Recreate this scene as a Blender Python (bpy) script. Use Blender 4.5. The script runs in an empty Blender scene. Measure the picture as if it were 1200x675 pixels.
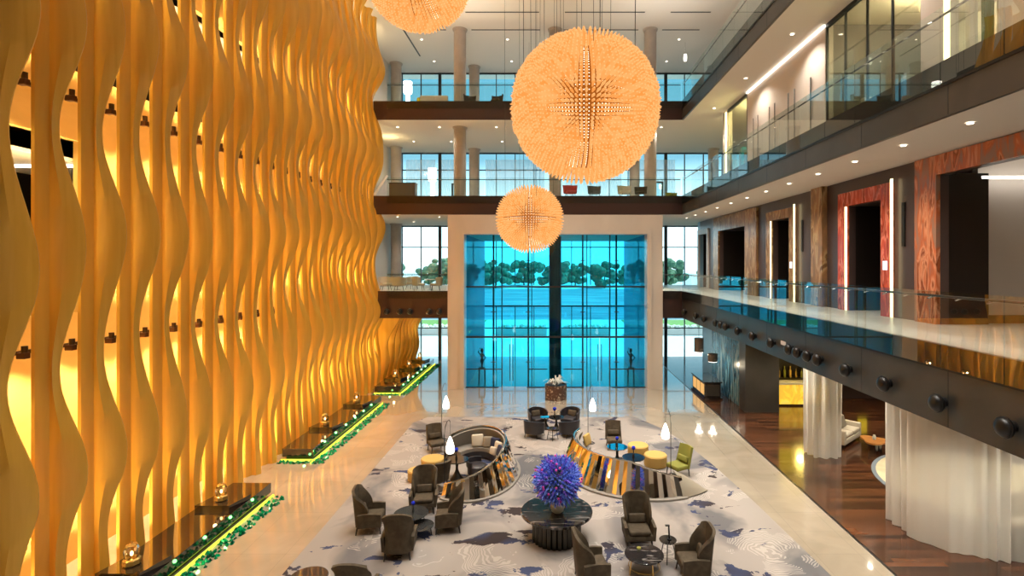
import bpy, math, random
from mathutils import Vector, Matrix
random.seed(7)
PI = math.pi
SC = bpy.context.scene
COL = SC.collection
CH = 7.9                       # eye height above the lobby floor
F = 620.0

def at(px, py, z=0.0):
    """point at height z seen at a pixel of the photograph"""
    y = (CH - z) * F / (py - 309.0)
    return ((px - 645.0) / F * y, y, z)

# ------------------------------------------------------------------ materials
def mat(name, col, rough=0.6, metal=0.0, spec=0.5, coat=0.0, emis=None, es=0.0, bump=None, noise=None, trans=0.0):
    m = bpy.data.materials.new(name); m.use_nodes = True
    nt = m.node_tree; b = nt.nodes['Principled BSDF']
    b.inputs['Base Color'].default_value = (*col, 1)
    b.inputs['Roughness'].default_value = rough
    b.inputs['Metallic'].default_value = metal
    b.inputs['Specular IOR Level'].default_value = spec
    b.inputs['Coat Weight'].default_value = coat
    b.inputs['Coat Roughness'].default_value = 0.05
    if emis:
        b.inputs['Emission Color'].default_value = (*emis, 1)
        b.inputs['Emission Strength'].default_value = es
    if noise:   # (scale, other colour, stretch vector, contrast lo, hi)
        sc, c2, st, lo, hi = noise
        tc = nt.nodes.new('ShaderNodeTexCoord'); mp = nt.nodes.new('ShaderNodeMapping')
        mp.inputs['Scale'].default_value = st
        tx = nt.nodes.new('ShaderNodeTexNoise'); tx.inputs['Scale'].default_value = sc
        tx.inputs['Detail'].default_value = 6; tx.inputs['Distortion'].default_value = 0.6
        rp = nt.nodes.new('ShaderNodeValToRGB')
        rp.color_ramp.elements[0].position = lo; rp.color_ramp.elements[0].color = (*col, 1)
        rp.color_ramp.elements[1].position = hi; rp.color_ramp.elements[1].color = (*c2, 1)
        nt.links.new(tc.outputs['Object'], mp.inputs['Vector']); nt.links.new(mp.outputs['Vector'], tx.inputs['Vector'])
        nt.links.new(tx.outputs['Fac'], rp.inputs['Fac']); nt.links.new(rp.outputs['Color'], b.inputs['Base Color'])
    if bump:
        sc, stg = bump
        tx2 = nt.nodes.new('ShaderNodeTexNoise'); tx2.inputs['Scale'].default_value = sc
        bp = nt.nodes.new('ShaderNodeBump'); bp.inputs['Strength'].default_value = stg
        nt.links.new(tx2.outputs['Fac'], bp.inputs['Height']); nt.links.new(bp.outputs['Normal'], b.inputs['Normal'])
    return m

def glow(name, col, s):
    m = bpy.data.materials.new(name); m.use_nodes = True
    nt = m.node_tree; nt.nodes.clear()
    e = nt.nodes.new('ShaderNodeEmission'); e.inputs[0].default_value = (*col, 1); e.inputs[1].default_value = s
    o = nt.nodes.new('ShaderNodeOutputMaterial'); nt.links.new(e.outputs[0], o.inputs[0])
    return m

def glass(name, tint, refl=1.0, rough=0.0, grey=None, gcol=(1, 1, 1)):
    """thin pane: tinted see-through plus fresnel reflection"""
    m = bpy.data.materials.new(name); m.use_nodes = True
    nt = m.node_tree; nt.nodes.clear()
    t = nt.nodes.new('ShaderNodeBsdfTransparent'); t.inputs[0].default_value = (*tint, 1)
    g = nt.nodes.new('ShaderNodeBsdfGlossy'); g.inputs['Roughness'].default_value = rough
    g.inputs[0].default_value = (*gcol, 1)
    fr = nt.nodes.new('ShaderNodeFresnel'); fr.inputs[0].default_value = 1.5
    mu = nt.nodes.new('ShaderNodeMath'); mu.operation = 'MULTIPLY'; mu.inputs[1].default_value = refl
    nt.links.new(fr.outputs[0], mu.inputs[0])
    mx = nt.nodes.new('ShaderNodeMixShader')
    nt.links.new(mu.outputs[0], mx.inputs[0]); nt.links.new(t.outputs[0], mx.inputs[1]); nt.links.new(g.outputs[0], mx.inputs[2])
    last = mx
    if grey:
        d = nt.nodes.new('ShaderNodeBsdfDiffuse'); d.inputs[0].default_value = (*grey[0], 1)
        m2 = nt.nodes.new('ShaderNodeMixShader'); m2.inputs[0].default_value = grey[1]
        nt.links.new(mx.outputs[0], m2.inputs[1]); nt.links.new(d.outputs[0], m2.inputs[2]); last = m2
    o = nt.nodes.new('ShaderNodeOutputMaterial'); nt.links.new(last.outputs[0], o.inputs[0])
    return m

def sheer(name, col, clear=0.35):
    m = bpy.data.materials.new(name); m.use_nodes = True
    nt = m.node_tree; nt.nodes.clear()
    d = nt.nodes.new('ShaderNodeBsdfDiffuse'); d.inputs[0].default_value = (*col, 1)
    t = nt.nodes.new('ShaderNodeBsdfTranslucent'); t.inputs[0].default_value = (*col, 1)
    c = nt.nodes.new('ShaderNodeBsdfTransparent')
    a = nt.nodes.new('ShaderNodeMixShader'); a.inputs[0].default_value = 0.45
    b = nt.nodes.new('ShaderNodeMixShader'); b.inputs[0].default_value = clear
    nt.links.new(d.outputs[0], a.inputs[1]); nt.links.new(t.outputs[0], a.inputs[2])
    nt.links.new(a.outputs[0], b.inputs[1]); nt.links.new(c.outputs[0], b.inputs[2])
    o = nt.nodes.new('ShaderNodeOutputMaterial'); nt.links.new(b.outputs[0], o.inputs[0])
    return m

def N(nt, t, **kw):
    n = nt.nodes.new(t)
    for k, v in kw.items():
        if k in ('operation', 'blend_type', 'data_type', 'wave_type', 'bands_direction', 'rings_direction', 'feature', 'distance'): setattr(n, k, v)
        else: n.inputs[k].default_value = v
    return n

M = {}
M['gold'] = mat('golden_wood', (0.80, 0.455, 0.07), 0.30, spec=0.5, noise=(1.6, (0.69, 0.365, 0.045), (3, 3, 0.25), 0.3, 0.75))
M['goldwall'] = mat('golden_panel', (0.80, 0.52, 0.17), 0.6, spec=0.3, noise=(0.8, (0.70, 0.43, 0.12), (1, 1, 2), 0.3, 0.8))
M['rod'] = mat('bronze_rail', (0.10, 0.055, 0.02), 0.4, 0.6)
M['lampbody'] = mat('brown_fixture', (0.12, 0.05, 0.02), 0.4, 0.5)
M['plaster'] = mat('cream_plaster', (0.70, 0.65, 0.58), 0.85, spec=0.2)
M['ceil'] = mat('ceiling_plaster', (0.74, 0.71, 0.67), 0.9, spec=0.2)
M['colm'] = mat('column_stucco', (0.46, 0.42, 0.38), 0.75, noise=(2, (0.40, 0.36, 0.33), (1, 1, 1), 0.3, 0.7))
M['maroon'] = mat('maroon_metal', (0.045, 0.022, 0.020), 0.42, 0.25)
M['bronze'] = mat('grey_bronze', (0.075, 0.070, 0.062), 0.38, 0.4, noise=(0.6, (0.055, 0.052, 0.046), (1, 1, 1), 0.35, 0.65))
M['gblack'] = mat('gloss_black', (0.012, 0.010, 0.010), 0.06, 0.0, 0.8, 1.0)
M['black'] = mat('black_metal', (0.012, 0.012, 0.013), 0.3, 0.3)
M['frame'] = mat('dark_frame', (0.03, 0.035, 0.04), 0.4, 0.4)
M['dwall'] = mat('dark_wall', (0.055, 0.036, 0.036), 0.3, 0.2, 0.5, noise=(0.5, (0.085, 0.06, 0.058), (1, 1, 0.3), 0.3, 0.7))
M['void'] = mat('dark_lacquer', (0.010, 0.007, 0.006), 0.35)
M['steel'] = mat('steel', (0.55, 0.55, 0.55), 0.25, 1.0)
M['mirror'] = mat('mirror_steel', (0.86, 0.84, 0.80), 0.035, 1.0)
M['mirror_rim'] = mat('steel_rim', (0.80, 0.76, 0.68), 0.2, 1.0)
M['taupe'] = mat('taupe_velvet', (0.055, 0.040, 0.024), 0.75, spec=0.3, noise=(5, (0.095, 0.072, 0.045), (1, 1, 1), 0.35, 0.7))
M['taupe_light'] = mat('taupe_linen', (0.30, 0.26, 0.20), 0.9, spec=0.2)
M['charcoal'] = mat('charcoal_leather', (0.030, 0.026, 0.030), 0.38, spec=0.5)
M['woodleg'] = mat('dark_leg', (0.02, 0.012, 0.008), 0.35)
M['greyfab'] = mat('grey_fabric', (0.26, 0.235, 0.205), 0.95, spec=0.1)
M['cream'] = mat('cream_fabric', (0.62, 0.55, 0.44), 0.9, spec=0.1)
M['navy'] = mat('navy_fabric', (0.018, 0.024, 0.065), 0.8)
M['mustard'] = mat('mustard_velvet', (0.52, 0.33, 0.09), 0.8)
M['olive'] = mat('olive_velvet', (0.20, 0.20, 0.03), 0.8)
M['blmarble'] = mat('black_marble', (0.012, 0.011, 0.013), 0.12, coat=0.6, noise=(2.3, (0.30, 0.27, 0.25), (1, 5, 1), 0.56, 0.74))
M['whmarble'] = mat('white_marble', (0.62, 0.56, 0.50), 0.22, noise=(0.5, (0.55, 0.49, 0.43), (1, 1, 0.4), 0.35, 0.7))
M['smoke'] = glass('smoked_glass', (0.30, 0.30, 0.30), 1.6, 0.02, ((0.10, 0.10, 0.10), 0.25))
M['rail'] = glass('rail_glass', (0.88, 0.94, 0.93), 0.22)
M['pane'] = glass('window_glass', (0.80, 0.93, 0.96), 0.8)
M['shop'] = glass('shop_glass', (0.80, 0.80, 0.74), 0.35)
M['bluegl'] = glass('blue_glass', (0.22, 0.86, 1.0), 0.8)
M['blueside'] = glass('blue_side_glass', (0.05, 0.45, 0.75), 0.8, 0.02, ((0.05, 0.45, 0.65), 0.5))
M['vase_white'] = mat('ceramic', (0.62, 0.64, 0.58), 0.3)
M['blue_petal'] = mat('blue_petals', (0.04, 0.10, 0.85), 0.6, noise=(9, (0.14, 0.20, 0.95), (1, 1, 1), 0.35, 0.65))
def petal(name, a, b):
    m = bpy.data.materials.new(name); m.use_nodes = True; nt = m.node_tree; bs = nt.nodes['Principled BSDF']; bs.inputs['Roughness'].default_value = 0.6
    g = nt.nodes.new('ShaderNodeNewGeometry'); rp = nt.nodes.new('ShaderNodeValToRGB'); rp.color_ramp.elements[0].color = (*a, 1); rp.color_ramp.elements[1].color = (*b, 1)
    nt.links.new(g.outputs['Random Per Island'], rp.inputs[0]); nt.links.new(rp.outputs[0], bs.inputs['Base Color']); return m
M['blue_petal'] = petal('blue_petals', (0.01, 0.04, 0.55), (0.22, 0.38, 1.0))
M['violet_petal'] = petal('violet_petals', (0.10, 0.03, 0.55), (0.40, 0.25, 1.0))
M['pink_petal'] = mat('pink_petals', (0.70, 0.08, 0.45), 0.6)
M['leaf'] = mat('leaf', (0.03, 0.12, 0.03), 0.6)
M['silver_leaf'] = mat('silver_leaf', (0.5, 0.5, 0.45), 0.5)
M['bluebot'] = mat('blue_bottle', (0.01, 0.03, 0.55), 0.1)
M['teal'] = mat('teal_cloth', (0.02, 0.35, 0.5), 0.2)
M['lampglow'] = glow('lamp_shade_glow', (1.0, 0.91, 0.78), 4.0)
M['stripglow'] = glow('strip_glow', (1.0, 0.83, 0.45), 2.6)
M['whiteglow'] = glow('white_glow', (1.0, 0.93, 0.80), 5.0)
M['dlglow'] = glow('downlight_glow', (1.0, 0.90, 0.72), 7.0)
M['yelglow'] = glow('yellow_light_box', (1.0, 0.72, 0.03), 1.1)
M['bulb'] = glow('warm_bulb', (1.0, 0.72, 0.35), 6.0)
M['greenglow'] = glow('green_strip', (0.75, 0.95, 0.06), 1.6)
M['greenglass'] = mat('green_glass_chips', (0.0, 0.30, 0.12), 0.15, noise=(6, (0.0, 0.04, 0.02), (1, 1, 1), 0.4, 0.6))
M['candle'] = mat('gold_glass', (0.75, 0.5, 0.15), 0.15, 0.7)
M['jar'] = glass('jar_glass', (0.95, 0.88, 0.7), 1.5)
M['sheer'] = sheer('sheer_curtain', (0.86, 0.85, 0.82), 0.12)
M['voile'] = sheer('window_voile', (0.95, 0.98, 1.0), 0.55)
M['panelglow'] = glow('call_panel', (0.95, 0.93, 1.0), 1.2)
M['redfab'] = mat('red_fabric', (0.55, 0.07, 0.06), 0.8)
M['yellowfab'] = mat('yellow_fabric', (0.75, 0.66, 0.05), 0.8)
M['whitefab'] = mat('white_fabric', (0.72, 0.68, 0.6), 0.8)
M['grey'] = mat('grey_laminate', (0.11, 0.10, 0.095), 0.5)
M['tablewood'] = mat('amber_wood', (0.60, 0.27, 0.07), 0.3, noise=(3, (0.42, 0.16, 0.04), (1, 4, 1), 0.3, 0.7))
M['treeleaf'] = mat('tree_leaves', (0.07, 0.17, 0.10), 0.8, noise=(0.7, (0.14, 0.26, 0.14), (1, 1, 1), 0.35, 0.65))  # leaf green made lighter and bluer, distance haze put into the colour
M['trunk'] = mat('bark', (0.06, 0.045, 0.03), 0.9)
M['lightwall'] = mat('pale_wall', (0.66, 0.60, 0.56), 0.45)
M['outfloor'] = mat('pale_paving', (0.74, 0.80, 0.80), 0.6)
M['bluewall'] = mat('pale_blue_wall', (0.25, 0.42, 0.55), 0.3)

# orange-veined marble of the door surrounds
def veined(name, a, b, c):
    m = bpy.data.materials.new(name); m.use_nodes = True
    nt = m.node_tree; bs = nt.nodes['Principled BSDF']; bs.inputs['Roughness'].default_value = 0.22
    tc = N(nt, 'ShaderNodeTexCoord'); mp = N(nt, 'ShaderNodeMapping'); mp.inputs['Scale'].default_value = (1, 2.6, 0.6)
    ns = N(nt, 'ShaderNodeTexNoise', Scale=1.0, Detail=10.0, Distortion=1.4)
    rp = N(nt, 'ShaderNodeValToRGB'); e = rp.color_ramp.elements
    e[0].position = 0.30; e[0].color = (*a, 1); e[1].position = 0.62; e[1].color = (*b, 1)
    q = e.new(0.46); q.color = (*c, 1); q = e.new(0.52); q.color = (*a, 1); q = e.new(0.40); q.color = tuple(v * 0.45 for v in a) + (1,)
    nt.links.new(tc.outputs['Object'], mp.inputs['Vector']); nt.links.new(mp.outputs['Vector'], ns.inputs['Vector'])
    nt.links.new(ns.outputs['Fac'], rp.inputs['Fac']); nt.links.new(rp.outputs['Color'], bs.inputs['Base Color'])
    return m
M['orange'] = veined('orange_marble', (0.50, 0.13, 0.05), (0.30, 0.17, 0.12), (0.66, 0.28, 0.15))
M['redmar'] = veined('red_marble', (0.55, 0.085, 0.04), (0.38, 0.06, 0.04), (0.68, 0.20, 0.13))
M['brownmar'] = veined('brown_marble', (0.30, 0.16, 0.07), (0.20, 0.12, 0.06), (0.40, 0.27, 0.13))
M['seaart'] = veined('sea_mural', (0.05, 0.20, 0.32), (0.30, 0.42, 0.48), (0.02, 0.04, 0.07))
M['barstone'] = veined('amber_onyx', (0.9, 0.6, 0.05), (0.9, 0.75, 0.25), (0.7, 0.35, 0.02))
b_ = M['barstone'].node_tree.nodes['Principled BSDF']; b_.inputs['Emission Color'].default_value = (1, 0.62, 0.06, 1); b_.inputs['Emission Strength'].default_value = 0.6

def tiled(name, c1, c2, sx, sy, rough, mortar=(0.3, 0.27, 0.22), ms=0.004, coat=0.0, nscale=0.7, off=0.0, spec=0.5):
    m = bpy.data.materials.new(name); m.use_nodes = True
    nt = m.node_tree; bs = nt.nodes['Principled BSDF']; bs.inputs['Roughness'].default_value = rough
    bs.inputs['Coat Weight'].default_value = coat; bs.inputs['Coat Roughness'].default_value = 0.04; bs.inputs['Specular IOR Level'].default_value = spec
    tc = N(nt, 'ShaderNodeTexCoord')
    br = N(nt, 'ShaderNodeTexBrick', Scale=1.0); br.offset = off
    br.inputs['Brick Width'].default_value = sx; br.inputs['Row Height'].default_value = sy
    br.inputs['Mortar Size'].default_value = ms; br.inputs['Color1'].default_value = (*c1, 1); br.inputs['Color2'].default_value = (*c2, 1)
    br.inputs['Mortar'].default_value = (*mortar, 1)
    ns = N(nt, 'ShaderNodeTexNoise', Scale=nscale, Detail=7.0, Distortion=1.0)
    mp = N(nt, 'ShaderNodeMapping'); mp.inputs['Scale'].default_value = (1 / sx, 1 / sy, 1)
    mx = N(nt, 'ShaderNodeMix', data_type='RGBA', blend_type='MULTIPLY'); mx.inputs[0].default_value = 1.0
    rp = N(nt, 'ShaderNodeValToRGB'); rp.color_ramp.elements[0].position = 0.3; rp.color_ramp.elements[0].color = (0.8, 0.79, 0.77, 1); rp.color_ramp.elements[1].position = 0.65
    nt.links.new(tc.outputs['Object'], br.inputs['Vector'])
    nt.links.new(tc.outputs['Object'], mp.inputs['Vector']); nt.links.new(mp.outputs[0], ns.inputs['Vector'])
    nt.links.new(ns.outputs['Fac'], rp.inputs['Fac'])
    nt.links.new(br.outputs['Color'], mx.inputs[6]); nt.links.new(rp.outputs[0], mx.inputs[7]); nt.links.new(mx.outputs[2], bs.inputs['Base Color'])
    return m
M['stone'] = tiled('polished_cream_stone', (0.46, 0.39, 0.30), (0.43, 0.365, 0.28), 1.2, 1.2, 0.10, coat=0.8, spec=0.8)
M['plank'] = tiled('dark_planks', (0.15, 0.055, 0.024), (0.025, 0.010, 0.007), 2.6, 0.20, 0.16, mortar=(0.015, 0.007, 0.004), ms=0.006, coat=0.3, off=0.5, nscale=0.5)
_b = M['stone'].node_tree.nodes['Principled BSDF']; _b.inputs['Coat Weight'].default_value = 1.0; _b.inputs['Coat IOR'].default_value = 2.1
M['balfloor'] = tiled('pale_balcony_stone', (0.52, 0.48, 0.43), (0.47, 0.43, 0.39), 1.0, 1.0, 0.35)

def carpet():
    m = bpy.data.materials.new('patterned_carpet'); m.use_nodes = True
    nt = m.node_tree; bs = nt.nodes['Principled BSDF']; bs.inputs['Roughness'].default_value = 1.0; bs.inputs['Specular IOR Level'].default_value = 0.05
    tc = N(nt, 'ShaderNodeTexCoord'); L = nt.links.new
    # soft grey clouds
    n1 = N(nt, 'ShaderNodeTexNoise', Scale=0.28, Detail=4.0, Distortion=0.8); L(tc.outputs['Object'], n1.inputs['Vector'])
    r1 = N(nt, 'ShaderNodeValToRGB'); e = r1.color_ramp.elements
    e[0].position = 0.38; e[0].color = (0.14, 0.135, 0.14, 1); e[1].position = 0.50; e[1].color = (0.31, 0.275, 0.25, 1)
    L(n1.outputs['Fac'], r1.inputs['Fac'])
    # ripple rings around scattered centres
    vo = N(nt, 'ShaderNodeTexVoronoi', Scale=0.42); n3 = N(nt, 'ShaderNodeTexNoise', Scale=1.3, Detail=2.0)
    L(tc.outputs['Object'], n3.inputs['Vector'])
    va = N(nt, 'ShaderNodeVectorMath', operation='SCALE'); va.inputs['Scale'].default_value = 0.7; L(n3.outputs['Color'], va.inputs[0])
    vb = N(nt, 'ShaderNodeVectorMath', operation='ADD'); L(tc.outputs['Object'], vb.inputs[0]); L(va.outputs[0], vb.inputs[1]); L(vb.outputs[0], vo.inputs['Vector'])
    ml = N(nt, 'ShaderNodeMath', operation='MULTIPLY'); ml.inputs[1].default_value = 210.0; L(vo.outputs['Distance'], ml.inputs[0])
    sn = N(nt, 'ShaderNodeMath', operation='SINE'); L(ml.outputs[0], sn.inputs[0])
    gt = N(nt, 'ShaderNodeMath', operation='GREATER_THAN'); gt.inputs[1].default_value = 0.15; L(sn.outputs[0], gt.inputs[0])
    n4 = N(nt, 'ShaderNodeTexNoise', Scale=0.7, Detail=5.0); L(tc.outputs['Object'], n4.inputs['Vector'])
    g4 = N(nt, 'ShaderNodeMath', operation='GREATER_THAN'); g4.inputs[1].default_value = 0.50; L(n4.outputs['Fac'], g4.inputs[0])
    lt = N(nt, 'ShaderNodeMath', operation='LESS_THAN'); lt.inputs[1].default_value = 0.52; L(vo.outputs['Distance'], lt.inputs[0])
    a = N(nt, 'ShaderNodeMath', operation='MULTIPLY'); L(gt.outputs[0], a.inputs[0]); L(g4.outputs[0], a.inputs[1])
    a2 = N(nt, 'ShaderNodeMath', operation='MULTIPLY'); L(a.outputs[0], a2.inputs[0]); L(lt.outputs[0], a2.inputs[1])
    a3 = N(nt, 'ShaderNodeMath', operation='MULTIPLY'); a3.inputs[1].default_value = 0.45; L(a2.outputs[0], a3.inputs[0])
    mx = N(nt, 'ShaderNodeMix', data_type='RGBA'); L(a3.outputs[0], mx.inputs[0]); L(r1.outputs[0], mx.inputs[6]); mx.inputs[7].default_value = (0.52, 0.47, 0.42, 1)
    # ragged navy and grey islands
    mp = N(nt, 'ShaderNodeMapping'); mp.inputs['Scale'].default_value = (1, 1.5, 1); mp.inputs['Rotation'].default_value = (0, 0, 0.5); mp.inputs['Location'].default_value = (3.3, 1.7, 0)
    L(tc.outputs['Object'], mp.inputs['Vector'])
    n5 = N(nt, 'ShaderNodeTexNoise', Scale=0.62, Detail=9.0, Distortion=0.5, Roughness=0.62); L(mp.outputs[0], n5.inputs['Vector'])
    r5 = N(nt, 'ShaderNodeValToRGB'); e = r5.color_ramp.elements; r5.color_ramp.interpolation = 'CONSTANT'
    e[0].position = 0.0; e[0].color = (0, 0, 0, 1); e[1].position = 0.59; e[1].color = (1, 1, 1, 1)
    L(n5.outputs['Fac'], r5.inputs['Fac'])
    n6 = N(nt, 'ShaderNodeTexNoise', Scale=0.5, Detail=2.0); L(tc.outputs['Object'], n6.inputs['Vector'])
    r6 = N(nt, 'ShaderNodeValToRGB'); e = r6.color_ramp.elements
    e[0].position = 0.42; e[0].color = (0.045, 0.035, 0.035, 1); e[1].position = 0.55; e[1].color = (0.050, 0.062, 0.12, 1); L(n6.outputs['Fac'], r6.inputs['Fac'])
    m2 = N(nt, 'ShaderNodeMix', data_type='RGBA'); L(r5.outputs[0], m2.inputs[0]); L(mx.outputs[2], m2.inputs[6]); L(r6.outputs[0], m2.inputs[7])
    L(m2.outputs[2], bs.inputs['Base Color'])
    return m
M['carpet'] = carpet()

# ------------------------------------------------------------------ mesh building
class MB:
    def __init__(s, tf=None): s.v = []; s.f = []; s.tf = tf
    def add(s, vs, fs):
        b = len(s.v)
        for v in vs:
            v = Vector(v); s.v.append(tuple(s.tf @ v) if s.tf else tuple(v))
        s.f += [tuple(b + i for i in f) for f in fs]; return s
    def box(s, x0, x1, y0, y1, z0, z1, bev=0.0):
        if x0 > x1: x0, x1 = x1, x0
        if y0 > y1: y0, y1 = y1, y0
        if z0 > z1: z0, z1 = z1, z0
        if bev <= 0:
            vs = [(x, y, z) for z in (z0, z1) for x, y in ((x0, y0), (x1, y0), (x1, y1), (x0, y1))]
            return s.add(vs, [(3, 2, 1, 0), (4, 5, 6, 7), (0, 1, 5, 4), (1, 2, 6, 5), (2, 3, 7, 6), (3, 0, 4, 7)])
        b = min(bev, (x1 - x0) / 2.01, (y1 - y0) / 2.01, (z1 - z0) / 2.01)
        # superellipsoid-like rounded box from rings
        n = 3; vs = []; ring = []
        def corner(cx, cy, a0, r):
            return [(cx + r * math.cos(a0 + i * PI / 2 / n), cy + r * math.sin(a0 + i * PI / 2 / n)) for i in range(n + 1)]
        levels = []
        for i in range(n + 1):
            t = PI / 2 * i / n; levels.append((z0 + b - b * math.cos(t), b * (1 - math.sin(t))))
        for i in range(n + 1):
            t = PI / 2 * i / n; levels.append((z1 - b + b * math.sin(t), b * (1 - math.cos(t))))
        m = 4 * (n + 1)
        for z, ins in levels:
            r = max(b - ins, 1e-4)
            pts = corner(x1 - b, y1 - b, 0, r) + corner(x0 + b, y1 - b, PI / 2, r) + corner(x0 + b, y0 + b, PI, r) + corner(x1 - b, y0 + b, 1.5 * PI, r)
            vs += [(x, y, z) for x, y in pts]
        fs = [(k * m + i, k * m + (i + 1) % m, (k + 1) * m + (i + 1) % m, (k + 1) * m + i) for k in range(len(levels) - 1) for i in range(m)]
        fs.append(tuple(reversed(range(m)))); fs.append(tuple((len(levels) - 1) * m + i for i in range(m)))
        return s.add(vs, fs)
    def lathe(s, prof, n=24, c=(0, 0, 0), sx=1.0, sy=1.0, cap=True):
        vs = [(c[0] + r * sx * math.cos(2 * PI * i / n), c[1] + r * sy * math.sin(2 * PI * i / n), c[2] + z) for r, z in prof for i in range(n)]
        fs = [(k * n + i, k * n + (i + 1) % n, (k + 1) * n + (i + 1) % n, (k + 1) * n + i) for k in range(len(prof) - 1) for i in range(n)]
        if cap: fs.append(tuple(reversed(range(n)))); fs.append(tuple((len(prof) - 1) * n + i for i in range(n)))
        return s.add(vs, fs)
    def cyl(s, x, y, z0, z1, r, r2=None, n=20): return s.lathe([(r, z0), (r if r2 is None else r2, z1)], n, (x, y, 0))
    def ball(s, c, rx, ry, rz, n=14, m=8):
        return s.lathe([(math.sin(PI * (0.02 + 0.96 * k / m)), -math.cos(PI * (0.02 + 0.96 * k / m)) * rz) for k in range(m + 1)], n, c, rx, ry)
    def tube(s, pts, r, n=8, closed=False):
        pts = [Vector(p) for p in pts]; vs = []; L = len(pts)
        for i, p in enumerate(pts):
            a = pts[(i - 1) % L] if (closed or i > 0) else p; b = pts[(i + 1) % L] if (closed or i < L - 1) else p
            d = (b - a).normalized()
            u = d.cross(Vector((0, 0, 1)))
            if u.length < 0.05: u = d.cross(Vector((1, 0, 0)))
            u.normalize(); w = d.cross(u)
            rr = r[i] if isinstance(r, (list, tuple)) else r
            vs += [tuple(p + u * rr * math.cos(2 * PI * k / n) + w * rr * math.sin(2 * PI * k / n)) for k in range(n)]
        fs = [(i * n + k, ((i + 1) % L) * n + k, ((i + 1) % L) * n + (k + 1) % n, i * n + (k + 1) % n) for i in range(L if closed else L - 1) for k in range(n)]
        if not closed: fs.append(tuple(range(n))); fs.append(tuple(reversed(range((L - 1) * n, L * n))))
        return s.add(vs, fs)
    def prism(s, pts, z0, z1):
        n = len(pts)
        return s.add([(x, y, z0) for x, y in pts] + [(x, y, z1) for x, y in pts],
                     [tuple(reversed(range(n))), tuple(range(n, 2 * n))] + [(i, (i + 1) % n, n + (i + 1) % n, n + i) for i in range(n)])
    def shell(s, f, nu, nv, th):
        """thick curved sheet: f(u,v) -> outer point, thickness along the normal"""
        P = [[Vector(f(i / nu, j / nv)) for i in range(nu + 1)] for j in range(nv + 1)]
        vo = []; vi = []
        for j in range(nv + 1):
            for i in range(nu + 1):
                du = P[j][min(i + 1, nu)] - P[j][max(i - 1, 0)]; dv = P[min(j + 1, nv)][i] - P[max(j - 1, 0)][i]
                nn = du.cross(dv); nn = nn.normalized() if nn.length > 1e-9 else Vector((0, 0, 1))
                t = th(i / nu, j / nv) if callable(th) else th
                vo.append(tuple(P[j][i] + nn * t / 2)); vi.append(tuple(P[j][i] - nn * t / 2))
        w = nu + 1; K = len(vo); fs = []
        for j in range(nv):
            for i in range(nu):
                a = j * w + i; q = (a, a + 1, a + 1 + w, a + w); fs.append(q); fs.append(tuple(K + t for t in reversed(q)))
        for i in range(nu): fs.append((i + 1, i, K + i, K + i + 1)); a = nv * w + i; fs.append((a, a + 1, K + a + 1, K + a))
        for j in range(nv): a = j * w; fs.append((a, a + w, K + a + w, K + a)); a = j * w + nu; fs.append((a + w, a, K + a, K + a + w))
        return s.add(vo + vi, fs)
    def build(s, name, m, parent=None, smooth=False, kind=None):
        me = bpy.data.meshes.new(name); me.from_pydata(s.v, [], s.f); me.update()
        if isinstance(m, str): m = M[m]
        me.materials.append(m)
        if smooth:
            me.polygons.foreach_set('use_smooth', [True] * len(me.polygons))
            try: me.set_sharp_from_angle(angle=math.radians(38))
            except Exception: pass
        o = bpy.data.objects.new(name, me); COL.objects.link(o)
        if parent: o.parent = parent
        if kind: o['kind'] = kind
        return o

def tag(o, label, cat, group=None):
    o['label'] = label; o['category'] = cat
    if group: o['group'] = group
    return o
def thing(name, label, cat, loc=(0, 0, 0), rz=0.0, group=None):
    o = bpy.data.objects.new(name, None); COL.objects.link(o); o.empty_display_size = 0.1
    o.location = loc; o.rotation_euler = (0, 0, rz); return tag(o, label, cat, group)
def struct(mb, name, m, parent=None, smooth=False):
    o = mb.build(name, m, parent, smooth)
    if not parent: o['kind'] = 'structure'
    return o
def sgroup(name):
    o = bpy.data.objects.new(name, None); COL.objects.link(o); o['kind'] = 'structure'; return o
def dup(src, loc, rz, label, group=None, scale=None):
    r = src.copy(); COL.objects.link(r); r.location = loc; r.rotation_euler = (0, 0, rz)
    r['label'] = label
    if group: r['group'] = group
    if scale: r.scale = scale
    for ch in KIDS.get(src.name, []):
        c = ch.copy(); COL.objects.link(c); c.parent = r
        for g in KIDS.get(ch.name, []):
            d = g.copy(); COL.objects.link(d); d.parent = c
    return r
KIDS = {}
def remember(root):
    KIDS[root.name] = [o for o in COL.objects if o.parent == root]
    for k in KIDS[root.name]: KIDS[k.name] = [o for o in COL.objects if o.parent == k]
    return root
def light(name, kind, loc, e, col=(1, 0.9, 0.75), size=0.1, rot=None, spot=None, blend=0.6, parent=None, sx=None, sy=None):
    d = bpy.data.lights.new(name, kind); d.energy = e; d.color = col
    if kind in ('POINT', 'SPOT'): d.shadow_soft_size = size
    if kind == 'SPOT': d.spot_size = spot or 2.0; d.spot_blend = blend
    if kind == 'AREA':
        d.shape = 'RECTANGLE'; d.size = sx; d.size_y = sy
    o = bpy.data.objects.new(name, d); COL.objects.link(o); o.location = loc
    if rot: o.rotation_euler = rot
    if parent: o.parent = parent
    return o
ORD = ['first', 'second', 'third', 'fourth', 'fifth', 'sixth', 'seventh', 'eighth', 'ninth', 'tenth', 'eleventh', 'twelfth', 'thirteenth', 'fourteenth', 'fifteenth',
       'sixteenth', 'seventeenth', 'eighteenth', 'nineteenth', 'twentieth', 'twenty-first', 'twenty-second', 'twenty-third', 'twenty-fourth', 'twenty-fifth',
       'twenty-sixth', 'twenty-seventh', 'twenty-eighth', 'twenty-ninth', 'thirtieth', 'thirty-first', 'thirty-second', 'thirty-third', 'thirty-fourth']

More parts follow.
